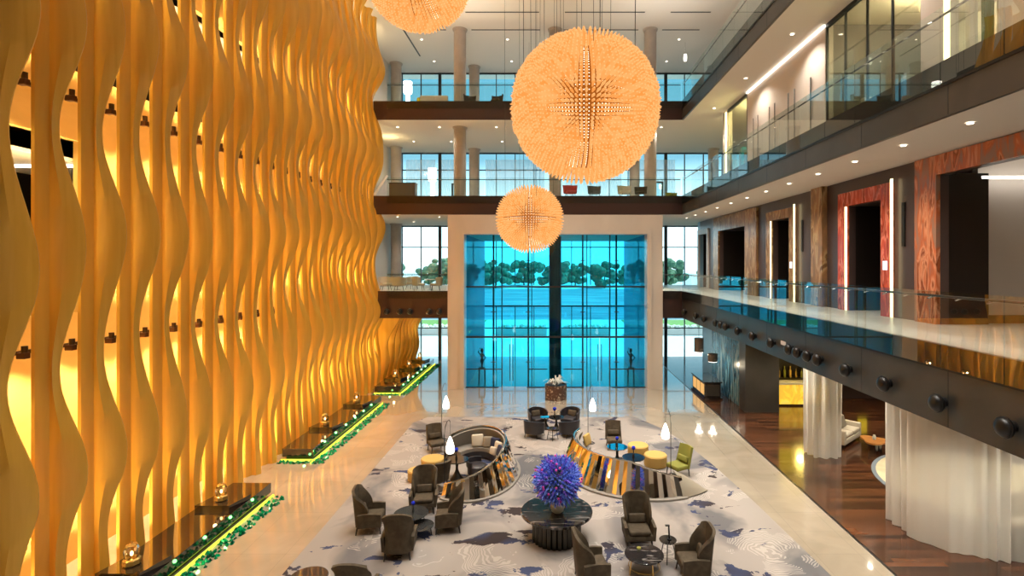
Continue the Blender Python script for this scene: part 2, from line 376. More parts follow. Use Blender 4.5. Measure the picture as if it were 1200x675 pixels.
YF = 33.5       # front plane of the far galleries
YW = 43.5       # outer window wall
XR = 8.35       # edge of the right-hand galleries
Z1, Z2, Z3, ZC = 6.14, 12.17, 18.17, 23.6
B1, B2, B3 = 4.47, 11.03, 17.03
Y0 = -4.0       # rear wall of the hall, behind the camera

# ------------------------------------------------------------------ floors and slabs
struct(MB().box(-16, 8.72, Y0, 45, -0.3, 0), 'floor', 'stone')
struct(MB().box(8.80, 26, Y0, 45, -0.3, 0), 'floor', 'plank')
struct(MB().box(8.72, 8.80, Y0, 45, -0.3, 0.006), 'trim_1', 'black')
cp = [(-6.8, Y0 + 1), (7.3, Y0 + 1), (7.2, 12), (7.0, 14.5), (6.75, 17.5), (6.4, 20.5), (5.9, 23.5), (5.3, 25.4), (4.3, 27.2), (-6.3, 27.2), (-6.8, 26.2)]
cpt = MB().prism(cp, 0.0, 0.02).build('carpet', 'carpet'); tag(cpt, 'large grey carpet with swirling ripples and navy patches under the lounge seating', 'carpet')
# far galleries
for n, (zt, zb) in enumerate(((Z1, B1), (Z2, B2), (Z3, B3))):
    xr = XR + 0.1
    if n == 0:
        struct(MB().box(-16, -6.46, YF + 0.05, YW, zb, zt), 'floor', 'plaster')
        struct(MB().box(7.06, xr, YF + 0.05, YW, zb, zt), 'floor', 'plaster')
        struct(MB().box(-11.2, -6.46, YF, YF + 0.05, zb - 0.02, zt + 0.03), 'trim_2', 'maroon')
        struct(MB().box(7.06, XR, YF, YF + 0.05, zb - 0.02, zt + 0.03), 'trim_2', 'maroon')
    else:
        struct(MB().box(-16, xr, YF + 0.05, YW, zb, zt), 'floor', 'plaster')
        struct(MB().box(-11.2, XR, YF, YF + 0.05, zb - 0.02, zt + 0.03), 'trim_2', 'maroon')
    # right-hand gallery
    struct(MB().box(XR + 0.1, 16, Y0, YW, zb, zt - 0.02), 'floor', 'plaster')
    struct(MB().box(XR + 0.08, 16, Y0, YW, zt - 0.02, zt + 0.01), 'floor', 'balfloor')
    struct(MB().box(XR, XR + 0.1, Y0, YF + 0.05, zb - 0.02, zt + 0.03), 'trim_3', 'bronze')
    struct(MB().box(XR - 0.03, XR, Y0, YF, zt - 0.50, zt + 0.03), 'trim_4', 'black')
    # panel joints of the fascia
# roof
roof = MB().box(-16, 16, Y0, 45, ZC, ZC + 0.4)
struct(roof, 'ceiling', 'ceil')
for y in (33.0, 35.5, 28.5, 24):
    for x0, x1 in ((-9.5, -7.0), (-5.3, -0.7), (0.9, 5.9), (7.5, 10)):
        struct(MB().box(x0, x1, y - 0.035, y + 0.035, ZC - 0.03, ZC), 'trim_5', 'frame')
struct(MB().box(-9.9, -9.8, 33, 40, ZC - 0.03, ZC), 'trim_5', 'frame')

struct(MB().box(-16, 26, Y0 - 0.3, Y0, 0, ZC + 0.4), 'wall_rear', 'plaster')
# ------------------------------------------------------------------ left back wall with the golden panel bands
XB = -12.7
def wl(y0, y1, z0, z1, m='goldwall', name='wall_left'): struct(MB().box(XB - 0.2, XB, y0, y1, z0, z1), name, m)
wl(Y0, YW, 0, 4.5); wl(Y0, YF, 4.5, 6.6); wl(14.3, YF, 6.6, 11.2); wl(Y0, YF, 11.2, 13.05); wl(23.5, YF, 13.05, 17.0); wl(Y0, YF, 17.0, 19.0); wl(23.5, YF, 19.0, ZC); wl(Y0, 23.5, 22.4, ZC)
wl(YF, YW, Z1, B2, 'plaster'); wl(YF, YW, Z2, B3, 'plaster'); wl(YF, YW, Z3, ZC, 'plaster')
for z in (Z1, Z2, Z3):      # dark rooms behind the openings
    struct(MB().box(-16, XB - 0.2, Y0, YF, z - 0.3, z), 'floor', 'grey')
    struct(MB().box(-16, XB - 0.2, Y0, YF, z + 4.5, z + 4.6), 'ceiling', 'plaster')
struct(MB().box(-16.2, -16, Y0, YW, 0, ZC), 'wall_left', 'void')
for i, (z, y) in enumerate(((Z1, 9.5), (Z1, 12.3), (Z1, 14.6))):
    o = MB().box(-15.0, -13.2, y, y + 0.16, z + 4.44, z + 4.49).build('ceiling_light_strip', 'whiteglow')
    tag(o, 'bright white strip light on ceiling behind the golden fins, %s from left edge' % ORD[i], 'light', 'strip lights behind the fins')
o = MB().box(-13.1, -13.02, 12.55, 12.66, Z1, Z1 + 4.0).build('light_strip', 'stripglow'); tag(o, 'tall yellow vertical light strip glowing behind the second golden fin', 'light')

# ------------------------------------------------------------------ golden wavy fins
NF = 30
def fin_y(k): return 10.65 + 1.14 * k
def fin(k):
    y = fin_y(k); top = ZC - 0.02 if y < 34.2 else B1 - 0.03
    far = min(1.0, max(0.0, (k - 6) / 14.0)); n = int(top / 0.2)
    mb = MB(); vs = []; m = 0
    ph0 = 3.0 + 0.105 * k + 0.30 * math.sin(k * 0.62)
    for j in range(n + 1):
        z = top * j / n
        ramp = min(1.0, (z / 2.6)) ** 1.2
        w = 2 * PI * (z - ph0) / 5.0 + 0.35 * math.sin(z * 0.31 + k * 0.22)
        wave = math.cos(w)
        Fx = 0.53 + ramp * (0.15 * wave + 0.07 * math.sin(2 * PI * z / 3.1 + k * 0.9) * (0.35 + far))
        if y > 34.2: Fx += 0.95 * min(1.0, z / 4.2) ** 1.5
        dy = ramp * (0.13 + 0.20 * wave + 0.03 * math.sin(w - 0.9))
        sx = far * ramp * 0.13 * math.sin(w + 1.1) ; sy = far * ramp * 0.10 * math.cos(w * 0.5 + k)
        x0 = -11.42 + sx; yy = y + sy
        g_ = max(0.30, Fx * 0.52)
        prof = [(0.0, 0.12), (0.0, -0.08), (0.025, -0.18), (0.09, -0.25), (0.16, -0.24), (0.215, -0.17), (0.245, -0.07), (0.27, -0.01), (0.33, -0.01 + dy * 0.1), (0.5 * (0.33 + Fx), dy * 0.45 - 0.02), (Fx - 0.025, dy + 0.09), (Fx, dy + 0.16), (Fx - 0.03, dy + 0.21), (Fx - 0.14, dy + 0.20), (0.24, 0.16), (0.08, 0.16)]
        m = len(prof)
        vs += [(x0 + a, yy + b, z) for a, b in prof]
    fs = [(j * m + i, j * m + (i + 1) % m, (j + 1) * m + (i + 1) % m, (j + 1) * m + i) for j in range(n) for i in range(m)]
    fs += [tuple(reversed(range(m))), tuple(n * m + i for i in range(m))]
    mb.add(vs, fs)
    o = mb.build('wavy_fin', 'gold', smooth=True)
    o.data.transform(Matrix.Translation((11.42, -y, 0))); o.location = (-11.42, y, 0)
    tag(o, 'tall wavy golden wood fin of the screen wall, %s from the left edge' % ORD[k], 'wall fin', 'wavy golden fins of the screen wall')
for k in range(NF):
    if fin_y(k) < YW - 0.3: fin(k)
# rails and the small fixtures between the fins
for z, nm in ((5.95, 'lower'), (11.9, 'upper')):
    o = MB().box(-11.66, -11.58, Y0, YF - 0.3, z - 0.04, z + 0.04).build('light_rail', 'rod')
    tag(o, 'long bronze rail carrying the %s row of small lights behind the golden fins' % nm, 'rail', 'light rails')
proto = None
for ri, z in enumerate((5.95, 11.9)):
    for k in range(NF):
        y = fin_y(k) + 0.85
        if y > YF - 0.6: continue
        lab = 'small brown spotlight on the %s rail after the %s golden fin from the left edge' % (('lower', 'upper')[ri], ORD[k])
        if proto is None:
            proto = thing('wall_spotlight', lab, 'spotlight', (-11.46, y, z), 0, 'spotlights between the golden fins')
            MB().box(-0.10, 0.10, -0.07, 0.07, -0.12, 0.02, 0.02).build('housing', 'lampbody', proto)
            MB().cyl(0.03, 0, 0.02, 0.16, 0.06, n=12).build('barrel', 'rod', proto, True)
            remember(proto)
        else: dup(proto, (-11.46, y, z), 0, lab)
        yl = fin_y(k) + 0.62
        light('fin_light', 'SPOT', (-12.05, yl, z - 0.18), 300, (1.0, 0.78, 0.42), 0.05, rot=(0, math.radians(3), 0), spot=1.9, blend=0.8)
        light('fin_light', 'SPOT', (-12.05, yl, z + 0.18), 300, (1.0, 0.76, 0.38), 0.05, rot=(PI, 0, 0), spot=1.9, blend=0.8)
for k in range(NF):
    y = fin_y(k) + 0.57
    if y > YW - 0.5: continue
    light('fin_uplight', 'SPOT', (-11.8, y, 0.12), 330, (1.0, 0.80, 0.40), 0.06, rot=(PI, 0, 0), spot=2.2, blend=0.8)
for k in range(0, 21): light('fin_light', 'SPOT', (-12.0, fin_y(k) + 0.57, 17.9), 300, (1.0, 0.76, 0.38), 0.06, rot=(PI if k % 2 else 0, 0, 0), spot=2.1, blend=0.8)
# front wash on the fins from added fill spots, without fixtures
for y in (11, 15, 19, 23, 27, 31):
    light('fin_fill_spot', 'SPOT', (-5.8, y - 2.5, 22.8), 220, (1.0, 0.80, 0.50), 0.15, rot=(math.radians(8), math.radians(-28), 0), spot=1.5, blend=0.9)

# ------------------------------------------------------------------ black plinths with green channels
plinths = [(-10.80, -9.5, 6.0, 18.0, 'nearest'), (-10.80, -9.55, 21.3, 29.9, 'second'), (-10.70, -9.15, 32.2, 41.6, 'farthest')]
for i, (x0, x1, y0, y1, nm) in enumerate(plinths):
    t = thing('black_plinth', 'long glossy black plinth along the golden wall with green glowing edge, %s of three' % nm, 'plinth', ((x0 + x1) / 2, y0, 0), 0, 'black plinths')
    cx = (x0 + x1) / 2; tf = Matrix.Translation((-cx, -y0, 0))
    MB(tf).box(x0, x1, y0, y1, 0.12, 0.45, 0.01).build('slab', 'gblack', t)
    MB(tf).box(x0 + 0.12, x1 - 0.12, y0 + 0.12, y1 - 0.12, 0.0, 0.12).build('foot', 'black', t)
    e = 0.06
    MB(tf).box(x1 + e, x1 + e + 0.05, y0 - 0.4, y1 - 0.02, 0.0, 0.06).box(x0, x1 + e, y0 - 0.12, y0 - 0.07, 0.0, 0.06).build('light_strip', 'greenglow', t)
    g = MB(tf)
    rnd = random.Random(i)
    for j in range(int((y1 - y0) * 40)):
        yy = rnd.uniform(y0 - 0.42, y1 - 0.05); xx = x1 + e + 0.08 + rnd.random() * 0.42; s = rnd.uniform(0.03, 0.08)
        a = rnd.random() * PI
        g.add([(xx + s * math.cos(a + q * PI / 2), yy + s * math.sin(a + q * PI / 2), 0.005) for q in range(4)] + [(xx, yy, 0.02 + s * 0.9)], [(0, 1, 4), (1, 2, 4), (2, 3, 4), (3, 0, 4), (3, 2, 1, 0)])
    for j in range(int((x1 - x0) * 50)):
        xx = rnd.uniform(x0, x1 + 0.5); yy = y0 - 0.16 - rnd.random() * 0.28; s = rnd.uniform(0.03, 0.08); a = rnd.random() * PI
        g.add([(xx + s * math.cos(a + q * PI / 2), yy + s * math.sin(a + q * PI / 2), 0.005) for q in range(4)] + [(xx, yy, 0.02 + s * 0.9)], [(0, 1, 4), (1, 2, 4), (2, 3, 4), (3, 0, 4), (3, 2, 1, 0)])
    g.build('glass_chips', 'greenglass', t, kind='stuff')
    for j in range(int((y1 - y0) / 1.2)):
        light('green_light', 'POINT', (x1 + 0.3, y0 + 0.6 + j * 1.2, 0.14), 1.3, (0.25, 1.0, 0.25), 0.05)
    light('green_light', 'POINT', (x0 + 1.0, y0 - 0.25, 0.14), 1.5, (0.25, 1.0, 0.25), 0.05)
# trays with candle jars
trays = [(-9.95 - 0.35, 12.4, 0), (-10.3, 16.35, 0), (-10.35, 24.0, 1), (-10.35, 27.9, 1), (-10.1, 34.0, 2), (-10.1, 37.3, 2), (-10.1, 40.4, 2)]
trays[0] = (-10.3, 12.85, 0); trays = [(x + 0.18, y, p) for x, y, p in trays]
for i, (x, y, p) in enumerate(trays):
    pn = ('nearest', 'second', 'farthest')[p]
    wh = ORD[[0, 1, 0, 1, 0, 1, 2][i]]
    t = thing('display_tray', 'flat black slanted tray on the %s black plinth, %s along it' % (pn, wh), 'tray', (x, y, 0.453), 0, 'trays on the plinths')
    MB().prism([(-0.62, -0.38), (0.42, -0.38), (0.62, 0.42), (-0.42, 0.42)], 0.0, 0.14).build('tray_top', 'gblack', t)
    MB().prism([(-0.5, -0.3), (0.33, -0.3), (0.5, 0.33), (-0.33, 0.33)], -0.001, 0.0).build('tray_foot', 'black', t)
    c = thing('candle_lantern', 'small golden glass candle lantern on the %s tray of the %s plinth' % (wh, pn), 'lantern', (x - 0.05, y, 0.595), 0, 'candle lanterns on the plinths')
    MB().lathe([(0.16, 0), (0.19, 0.03), (0.19, 0.14), (0.15, 0.17)], 8).build('base', 'candle', c)
    MB().lathe([(0.15, 0.17), (0.17, 0.34), (0.12, 0.46)], 8, cap=False).build('glass', 'jar', c)
    MB().ball((0, 0, 0.27), 0.035, 0.035, 0.06).build('flame', 'bulb', c, True)
    MB().lathe([(0.12, 0.46), (0.13, 0.48), (0.03, 0.52), (0.03, 0.56)], 8).build('lid', 'candle', c)
    light('candle_light', 'POINT', (x - 0.05, y - 0.3, 0.95), 3, (1, 0.7, 0.3), 0.05)

# ------------------------------------------------------------------ columns
for x in (-12.35, -6.07, 0.32, 6.7, 13.0):
    for y in (35.5, 42.2):
        if y < 36 and x in (-12.35, 13.0): continue
        for z0, z1 in ((0, B1), (Z1, B2), (Z2, B3), (Z3, ZC)):
            if abs(x) < 1: z0_, z1_ = (0, B2) if z0 == 0 else (z0, z1)
            else: z0_, z1_ = z0, z1
            if abs(x) < 1 and z0 == Z1: continue
            xx = -12.1 if x < -12 else x
            if x < -12 : yy = 41.5
            else: yy = y
            struct(MB().lathe([(0.41, z0_), (0.41, z1_ - 0.12), (0.47, z1_ - 0.10), (0.50, z1_ - 0.001)], 28, (xx, yy, 0)), 'column', 'frame' if (abs(x) < 1 and z0 == 0) else 'colm', smooth=True)
# ------------------------------------------------------------------ stone portal and blue entrance
PX0, PX1, PZ = -6.45, 7.05, 10.97
IX0, IX1, IZ = -5.4, 6.05, 9.74
PY = 33.2
p = MB().box(PX0, IX0, PY, PY + 1.0, 0, IZ).box(IX1, PX1, PY, PY + 1.0, 0, IZ).box(PX0, PX1, PY, PY + 1.0, IZ, PZ)
struct(p, 'trim_6', 'whmarble')
e = 0.28   # bevelled inner step of the portal
struct(MB().box(IX0 - e, IX0 - 0.01, PY - 0.12, PY, 0, IZ + e).box(IX1 + 0.01, IX1 + e, PY - 0.12, PY, 0, IZ + e).box(IX0 - 0.01, IX1 + 0.01, PY - 0.12, PY, IZ + 0.01, IZ + e), 'trim_6', 'whmarble')
GY = 33.95
w = sgroup('window_1')
MB().box(IX0, IX1, GY, GY + 0.02, 3.22, IZ).box(IX0, -3.12, GY, GY + 0.02, 0, 3.18).box(-1.42, 2.08, GY, GY + 0.02, 0, 3.18).box(3.83, IX1, GY, GY + 0.02, 0, 3.18).build('pane', 'bluegl', w)
fr = MB()
for x, r in ((-3.66, .05), (-3.12, .03), (-1.42, .05), (-1.2, .025), (0.30, .04), (0.50, .04), (2.08, .05), (2.35, .025), (3.83, .03), (4.24, .05)):
    fr.box(x - r, x + r, GY + 0.04, GY + 0.22, 0, IZ)
for z, r in ((6.42, .05), (3.2, .06)): fr.box(IX0, IX1, GY - 0.02, GY + 0.03, z - r, z + r)
for x0, x1 in ((IX0, -3.1), (-1.42, -0.2), (0.85, 2.08), (3.83, IX1)): fr.box(x0, x1, GY - 0.02, GY + 0.03, 1.10, 1.16)
for x in (-3.66, -1.42, 2.08, 4.24):
    for z in (1.6, 4.8, 8.1):
        fr.box(x - 0.16, x + 0.16, GY - 0.06, GY - 0.02, z - 0.02, z + 0.02)
fr.build('mullion', 'frame', w)
MB().box(IX0 - 0.0, -3.3, GY - 0.3, GY, 0, 0.02).box(-1.5, 2.1, GY - 0.3, GY, 0, 0.02).box(3.9, IX1, GY - 0.3, GY, 0, 0.02).build('threshold', 'frame', w)
for i, (x0, x1, hx) in enumerate(((-3.12, -1.42, (-2.6, -2.4)), (2.08, 3.83, (3.05, 3.27)))):
    d = sgroup('door_%d' % (i + 1))
    mid = sum(hx) / 2
    MB().box(x0 + 0.05, mid - 0.01, GY, GY + 0.02, 0.02, 3.13).build('door_leaf', 'bluegl', d)
    MB().box(mid + 0.01, x1 - 0.05, GY, GY + 0.02, 0.02, 3.13).build('door_leaf', 'bluegl', d)
    for h in hx: MB().tube([(h, GY - 0.07, 0.4), (h, GY - 0.07, 2.75)], 0.025).tube([(h, GY, 0.6), (h, GY - 0.07, 0.6)], 0.015).tube([(h, GY, 2.5), (h, GY - 0.07, 2.5)], 0.015).build('handle', 'frame', d, True)
# vestibule: blue side walls, ceiling
struct(MB().box(IX0 - 0.15, IX0, PY + 1.0, YW, 0, IZ), 'wall_left', 'blueside'); struct(MB().box(IX1, IX1 + 0.15, PY + 1.0, YW, 0, IZ), 'wall_right', 'blueside')
struct(MB().box(IX0 - 0.15, IX1 + 0.15, PY + 1.0, YW, IZ, IZ + 0.2), 'ceiling', 'ceil')
for x in (-3.5, -1.2, 1.8, 4.2):
    for y in (36.8, 40.5): light('entrance_fill_spot', 'SPOT', (x, y, 9.6), 700, (1, 0.97, 0.92), 0.1, spot=1.5, blend=0.8)  # fill spots added to lift the dark vestibule floor, no fixtures
# statues inside the entrance
for i, (x, y) in enumerate(((-4.55, 35.2), (5.35, 35.2))):
    t = thing('statue', ('dark slender figure on a slim frame pedestal, at left side of blue entrance', 'dark slender figure on a pedestal, at the right side of the blue entrance')[i], 'statue', (x, y, 0), 0, 'statues in the entrance')
    b = MB()
    for sx in (-.2, .2):
        for sy in (-.2, .2): b.tube([(sx, sy, 0), (sx * .9, sy * .9, 0.95)], 0.025)
    b.box(-.22, .22, -.22, .22, 0.95, 1.0).build('pedestal', 'black', t)
    MB().lathe([(0.10, 1.0), (0.05, 1.05), (0.07, 1.25), (0.13, 1.45), (0.07, 1.62), (0.14, 1.82), (0.10, 1.93), (0.04, 1.98), (0.09, 2.06), (0.10, 2.16), (0.05, 2.27)], 12).tube([(0.12, 0, 1.85), (0.26, -.05, 1.65), (0.12, -0.1, 1.5)], 0.035).tube([(-0.12, 0, 1.85), (-0.24, -.05, 2.05), (-0.12, 0, 2.3)], 0.035).build('figure', 'black', t, True)

# ------------------------------------------------------------------ outer window wall
wn = 1
for (z0, z1, tr) in ((0, B1, 2.6), (Z1, B2, 9.25), (Z2, B3 , 15.6), (Z3, ZC, 20.0)):
    wn += 1
    w = sgroup('window_%d' % wn)
    MB().box(-12.5, 16, YW + 0.1, YW + 0.12, z0, z1).build('pane', 'pane', w)
    fr = MB()
    k = 0; x = -12.2
    while x < 15.8:
        fat = 0.12 if k % 6 == 2 else 0.03
        fr.box(x - fat, x + fat, YW, YW + 0.2, z0, z1); x += 1.55; k += 1
    fr.box(-12.5, 16, YW + 0.02, YW + 0.1, tr - 0.04, tr + 0.04).box(-12.5, 16, YW + 0.02, YW + 0.1, z1 - 0.12, z1)
    fr.build('mullion', 'frame', w)
# sheer voiles on the second gallery
def folds(path, z0, z1, amp=0.06, wl_=0.28, seed=0, sub=7):
    pts = [Vector((a, b, 0)) for a, b in path]; out = []; s = 0; r = random.Random(seed)
    for a, b in zip(pts, pts[1:]):
        L = (b - a).length; d = (b - a) / L; nn = Vector((-d.y, d.x, 0)); n = max(2, int(L / wl_ * sub))
        for i in range(n):
            q = s + L * i / n
            am = amp * (0.6 + 0.5 * math.sin(q * 1.3 + seed)) 
            out.append(a + d * (L * i / n) + nn * am * math.sin(2 * PI * q / wl_ + 0.8 * math.sin(q * 2.1)))
        s += L
    out.append(pts[-1]); m = len(out); mb = MB(); nz = 8; vs = []
    for j in range(nz + 1):
        t = j / nz; z = z0 + (z1 - z0) * t
        vs += [(p.x + (1 - t) * 0.05 * math.sin(i * 0.31 + seed), p.y + (1 - t) * 0.04 * math.cos(i * 0.23), z) for i, p in enumerate(out)]
    mb.add(vs, [(j * m + i, j * m + i + 1, (j + 1) * m + i + 1, (j + 1) * m + i) for j in range(nz) for i in range(m - 1)])
    return mb
for i, (a, b) in enumerate(((-11.8, -9.4), (-8.9, -6.9), (-5.3, -0.5), (1.2, 5.8), (7.3, 10.2))):
    o = folds([(a, YW - 0.25), (b, YW - 0.25)], Z2 + 0.02, 16.4, 0.07, 0.3, i, 5).build('voile_curtain', 'voile', smooth=True)
    tag(o, 'white see-through voile hanging at the middle gallery windows, %s from the left' % ORD[i], 'curtain', 'voiles on the middle gallery')

# ------------------------------------------------------------------ glass railings
def railing(x0, y0, x1, y1, z, label, grp, panels, inset):
    t = thing('glass_railing', label, 'railing', (x0, y0, z), 0, grp)
    d = Vector((x1 - x0, y1 - y0, 0)); L = d.length; d.normalize(); nn = Vector((-d.y, d.x, 0)) * inset
    for i in range(panels):
        a = L * i / panels + 0.012; b = L * (i + 1) / panels - 0.012
        P, Q = d * a, d * b; th = nn.normalized() * 0.01
        vs = [(P - th) + Vector((0, 0, -.45)), (Q - th) + Vector((0, 0, -.45)), (Q + th) + Vector((0, 0, -.45)), (P + th) + Vector((0, 0, -.45))]
        vs += [v + Vector((0, 0, 1.62)) for v in vs]
        MB().add(vs, [(3, 2, 1, 0), (4, 5, 6, 7), (0, 1, 5, 4), (1, 2, 6, 5), (2, 3, 7, 6), (3, 0, 4, 7)]).build('glass_panel', 'rail', t)
    h = MB(); o = nn * 1.0
    h.tube([o + Vector((0, 0, 1.06)), d * L + o + Vector((0, 0, 1.06))], 0.026)
    h.build('handrail', 'frame', t, True)
    c = MB(); n = panels * 2
    for i in range(n):
        q = d * (L * (i + 0.5) / n); c.tube([q + Vector((0, 0, 1.0)), q + o + Vector((0, 0, 1.04))], 0.016, 6)
    c.build('bracket', 'steel', t)
    return t
XG = XR - 0.05
for z, nm in ((Z1, 'lowest'), (Z2, 'middle'), (Z3, 'top')):
    railing(XG, 6.5, XG, YF - 0.1, z, 'long clear glass railing on the edge of the right side %s gallery' % nm, 'side glass railings', 17, -0.12)
    if z == Z1:
        railing(-10.35, YF - 0.05, -6.55, YF - 0.05, z, 'short glass railing between golden wall and stone portal, lowest gallery', 'far glass railings', 3, 0.12)
        railing(7.15, YF - 0.05, XG - 0.05, YF - 0.05, z, 'very short glass railing right of the stone portal on lowest gallery', 'far glass railings', 1, 0.12)
    else:
        railing(-10.35, YF - 0.05, XG - 0.05, YF - 0.05, z, 'glass railing across the far end of the %s gallery behind the chandeliers' % nm, 'far glass railings', 12, 0.12)

# ------------------------------------------------------------------ black spotlights on the lowest gallery fascia
pr = None
def fascia_spot(loc, rz, lab, grp):
    global pr
    if pr is None:
        pr = thing('round_spotlight', lab, 'spotlight', loc, rz, grp)
        MB(Matrix.Rotation(-PI / 2, 4, 'Y')).lathe([(0.10, 0), (0.10, 0.06), (0.05, 0.07), (0.05, 0.12)], 14).build('mount', 'black', pr, True)
        MB().ball((-0.17, 0, -0.02), 0.14, 0.185, 0.185, 20, 12).build('head', 'black', pr, True)
        MB(Matrix.Translation((-0.17, 0, -0.02)) @ Matrix.Rotation(-PI / 2, 4, 'Y')).lathe([(0.186, -0.02), (0.20, -0.01), (0.20, 0.02), (0.186, 0.03)], 24, cap=False).build('rim', 'black', pr, True)
        remember(pr)
    else:
        o = dup(pr, loc, rz, lab); o['group'] = grp
sy = [9.53, 11.2, 13.0, 14.7, 16.25, 16.9, 17.6, 18.2, 19.7, 21.5, 23.2, 24.8, 25.5, 26.3, 28.3, 29.9, 32.4]
for i, y in enumerate(sy):
    fascia_spot((XR, y, 4.97), 0, 'round glossy black spotlight on the right gallery fascia, %s counted from the right edge' % ORD[i], 'spotlights on the right fascia')
for i, px in enumerate((454, 469, 481, 503, 515)):
    fascia_spot(((px - 645) / F * YF, YF, 4.9), PI / 2, 'small round black spotlight on the short fascia left of the portal, %s from the left' % ORD[i], 'spotlights on the left fascia')
o = MB().box(XR - 0.015, XR, 18.75, 19.15, 4.98, 5.12).build('wall_plate', 'lightwall'); tag(o, 'small white plate between black spotlights on the right gallery fascia', 'plate')
# fascia panel joints
for z0, z1 in ((B1, Z1 - 0.5), (B2, Z2 - 0.5), (B3, Z3 - 0.5)):
    j = MB()
    for k in range(9): j.box(XR - 0.004, XR, 8 + 3.1 * k, 8.02 + 3.1 * k, z0, z1)
    struct(j, 'trim_7', 'frame')

# ------------------------------------------------------------------ lowest gallery, right wall with marble doorways
XW = 11.2
def wr(y0, y1, z0, z1, m='dwall', x=XW): struct(MB().box(x, x + 0.25, y0, y1, z0, z1), 'wall_right', m)
opens = [(9.5, 15.2, 10.45), (17.76, 19.84, 10.05), (24.6, 26.6, 10.05), (30.2, 35.0, 10.05), (37.6, 39.6, 10.05)]
y = Y0
for a, b, zt in opens:
    wr(y, a, Z1, B2); wr(a, b, zt, B2); y = b
wr(y, 40.2, Z1, B2, 'bluewall')
def portal(n, a, b, zt, fa, fb, ft, m, strips=()):
    d = sgroup('door_%d' % n)
    q = 0.12
    MB().box(XW - q, XW, fa, a, Z1, ft).box(XW - q, XW, b, fb, Z1, ft).box(XW - q, XW, a, b, zt, ft).build('surround', m, d)
    # dark recess
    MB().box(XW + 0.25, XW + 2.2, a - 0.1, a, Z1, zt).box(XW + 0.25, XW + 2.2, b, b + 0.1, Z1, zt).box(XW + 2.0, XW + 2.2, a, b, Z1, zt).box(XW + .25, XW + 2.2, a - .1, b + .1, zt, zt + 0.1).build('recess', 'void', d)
    s = MB()
    for yy, zz in strips: s.box(XW - 0.16, XW - 0.125, yy - 0.05, yy + 0.05, Z1 + 0.02, zz)
    if strips: s.build('light_strip', 'stripglow', d)
    return d
# nearest doorway: corridor with dark then pale panel facing the hall
d = sgroup('door_3')
MB().box(XW - 0.12, XW, 15.2, 16.1, Z1, B2 - 0.02).box(XW - 0.12, XW, 9.0, 15.2, 10.45, B2 - 0.02).build('surround', 'orange', d)
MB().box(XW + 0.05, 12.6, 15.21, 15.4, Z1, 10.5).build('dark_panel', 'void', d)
MB().box(12.6, 15.8, 15.6, 15.8, Z1, 11.0).build('pale_panel', 'lightwall', d)
MB().box(12.6, 15.8, 15.52, 15.6, Z1, Z1 + 0.25).build('skirting', 'void', d)
MB().box(12.4, 15.8, 15.2, 15.3, 10.35, 10.42).build('light_strip', 'whiteglow', d)
portal(4, 17.76, 19.84, 10.05, 17.25, 20.4, 10.56, 'redmar', ((17.15, 10.65), (19.80, 10.03)))
portal(5, 24.6, 26.6, 10.05, 24.1, 27.2, 10.50, 'brownmar', ((24.0, 10.6), (26.56, 10.03)))
portal(6, 30.2, 35.0, 10.05, 28.5, 36.0, 10.95, 'brownmar')
portal(7, 37.6, 39.6, 10.05, 37.3, 39.9, 10.4, 'lightwall')
struct(MB().box(XW - 0.22, XW, 21.4, 22.3, Z1, B2), 'trim_8', 'brownmar')
for i, (y, nm) in enumerate(((17.5, 'red marble'), (24.35, 'brown marble'))):
    o = MB().box(XW - 0.15, XW - 0.12, y - 0.1, y + 0.1, Z1 + 1.55, Z1 + 1.85).build('call_panel', 'panelglow'); tag(o, 'small glowing white call panel on the %s doorway' % nm, 'panel')
for i, (y, nm) in enumerate(((16.75, 'red marble'), (23.5, 'brown marble'))):
    o = MB().box(XW - 0.04, XW, y - 0.07, y + 0.07, Z1 + 2.3, Z1 + 3.7).build('wall_plaque', 'black'); tag(o, 'tall narrow black plaque on dark wall beside the %s doorway' % nm, 'plaque')

# ------------------------------------------------------------------ middle gallery, right side shops and pale wall
X2 = 10.5
struct(MB().box(X2, X2 + 0.3, 20.2, 28.2, Z2, B3), 'wall_right', 'lightwall')
struct(MB().box(X2 - 0.06, X2, 20.2, 28.2, B3 - 0.07, B3 - 0.02), 'trim_9', 'whiteglow')
hd = MB()
for y in (21.2, 22.6, 23.2, 24.6, 25.2, 26.6, 27.2): hd.box(X2 - 0.09, X2 - 0.05, y - 0.03, y + 0.03, Z2 + 0.4, Z2 + 3.2)
struct(hd, 'trim_10', 'steel')
struct(MB().box(X2, X2 + 0.3, Y0, 12.4, Z2, B3), 'wall_right', 'lightwall')
struct(MB().box(X2, X2 + 0.3, 14.0, 15.0, Z2, B3), 'wall_right', 'lightwall')
struct(MB().box(15.5, 15.7, Y0, YW, Z1, ZC), 'wall_right', 'plaster')
struct(MB().box(X2, X2 + 0.3, 31.4, 32.2, Z2, B3), 'wall_right', 'plaster')
struct(MB().box(X2 - 0.05, X2, 31.5, 31.65, Z2, B3 - 0.1), 'trim_11', 'stripglow')
struct(MB().box(X2 + 0.3, 15.5, 20.2, 20.4, Z2, B3), 'wall_right', 'grey')
w = sgroup('window_6'); MB().box(X2 + 0.05, X2 + 0.07, 15.0, 20.2, Z2, B3 - 0.1).build('pane', 'shop', w)
f_ = MB()
for y in (15.0, 16.3, 17.6, 18.9, 20.15): f_.box(X2 + 0.03, X2 + 0.1, y, y + 0.05, Z2, B3 - 0.1)
f_.box(X2, X2 + 0.12, 15.0, 20.2, B3 - 0.15, B3).build('mullion', 'frame', w)
w = sgroup('window_7'); MB().box(X2 + 0.05, X2 + 0.07, 28.2, 31.4, Z2, B3 - 0.1).build('pane', 'shop', w)
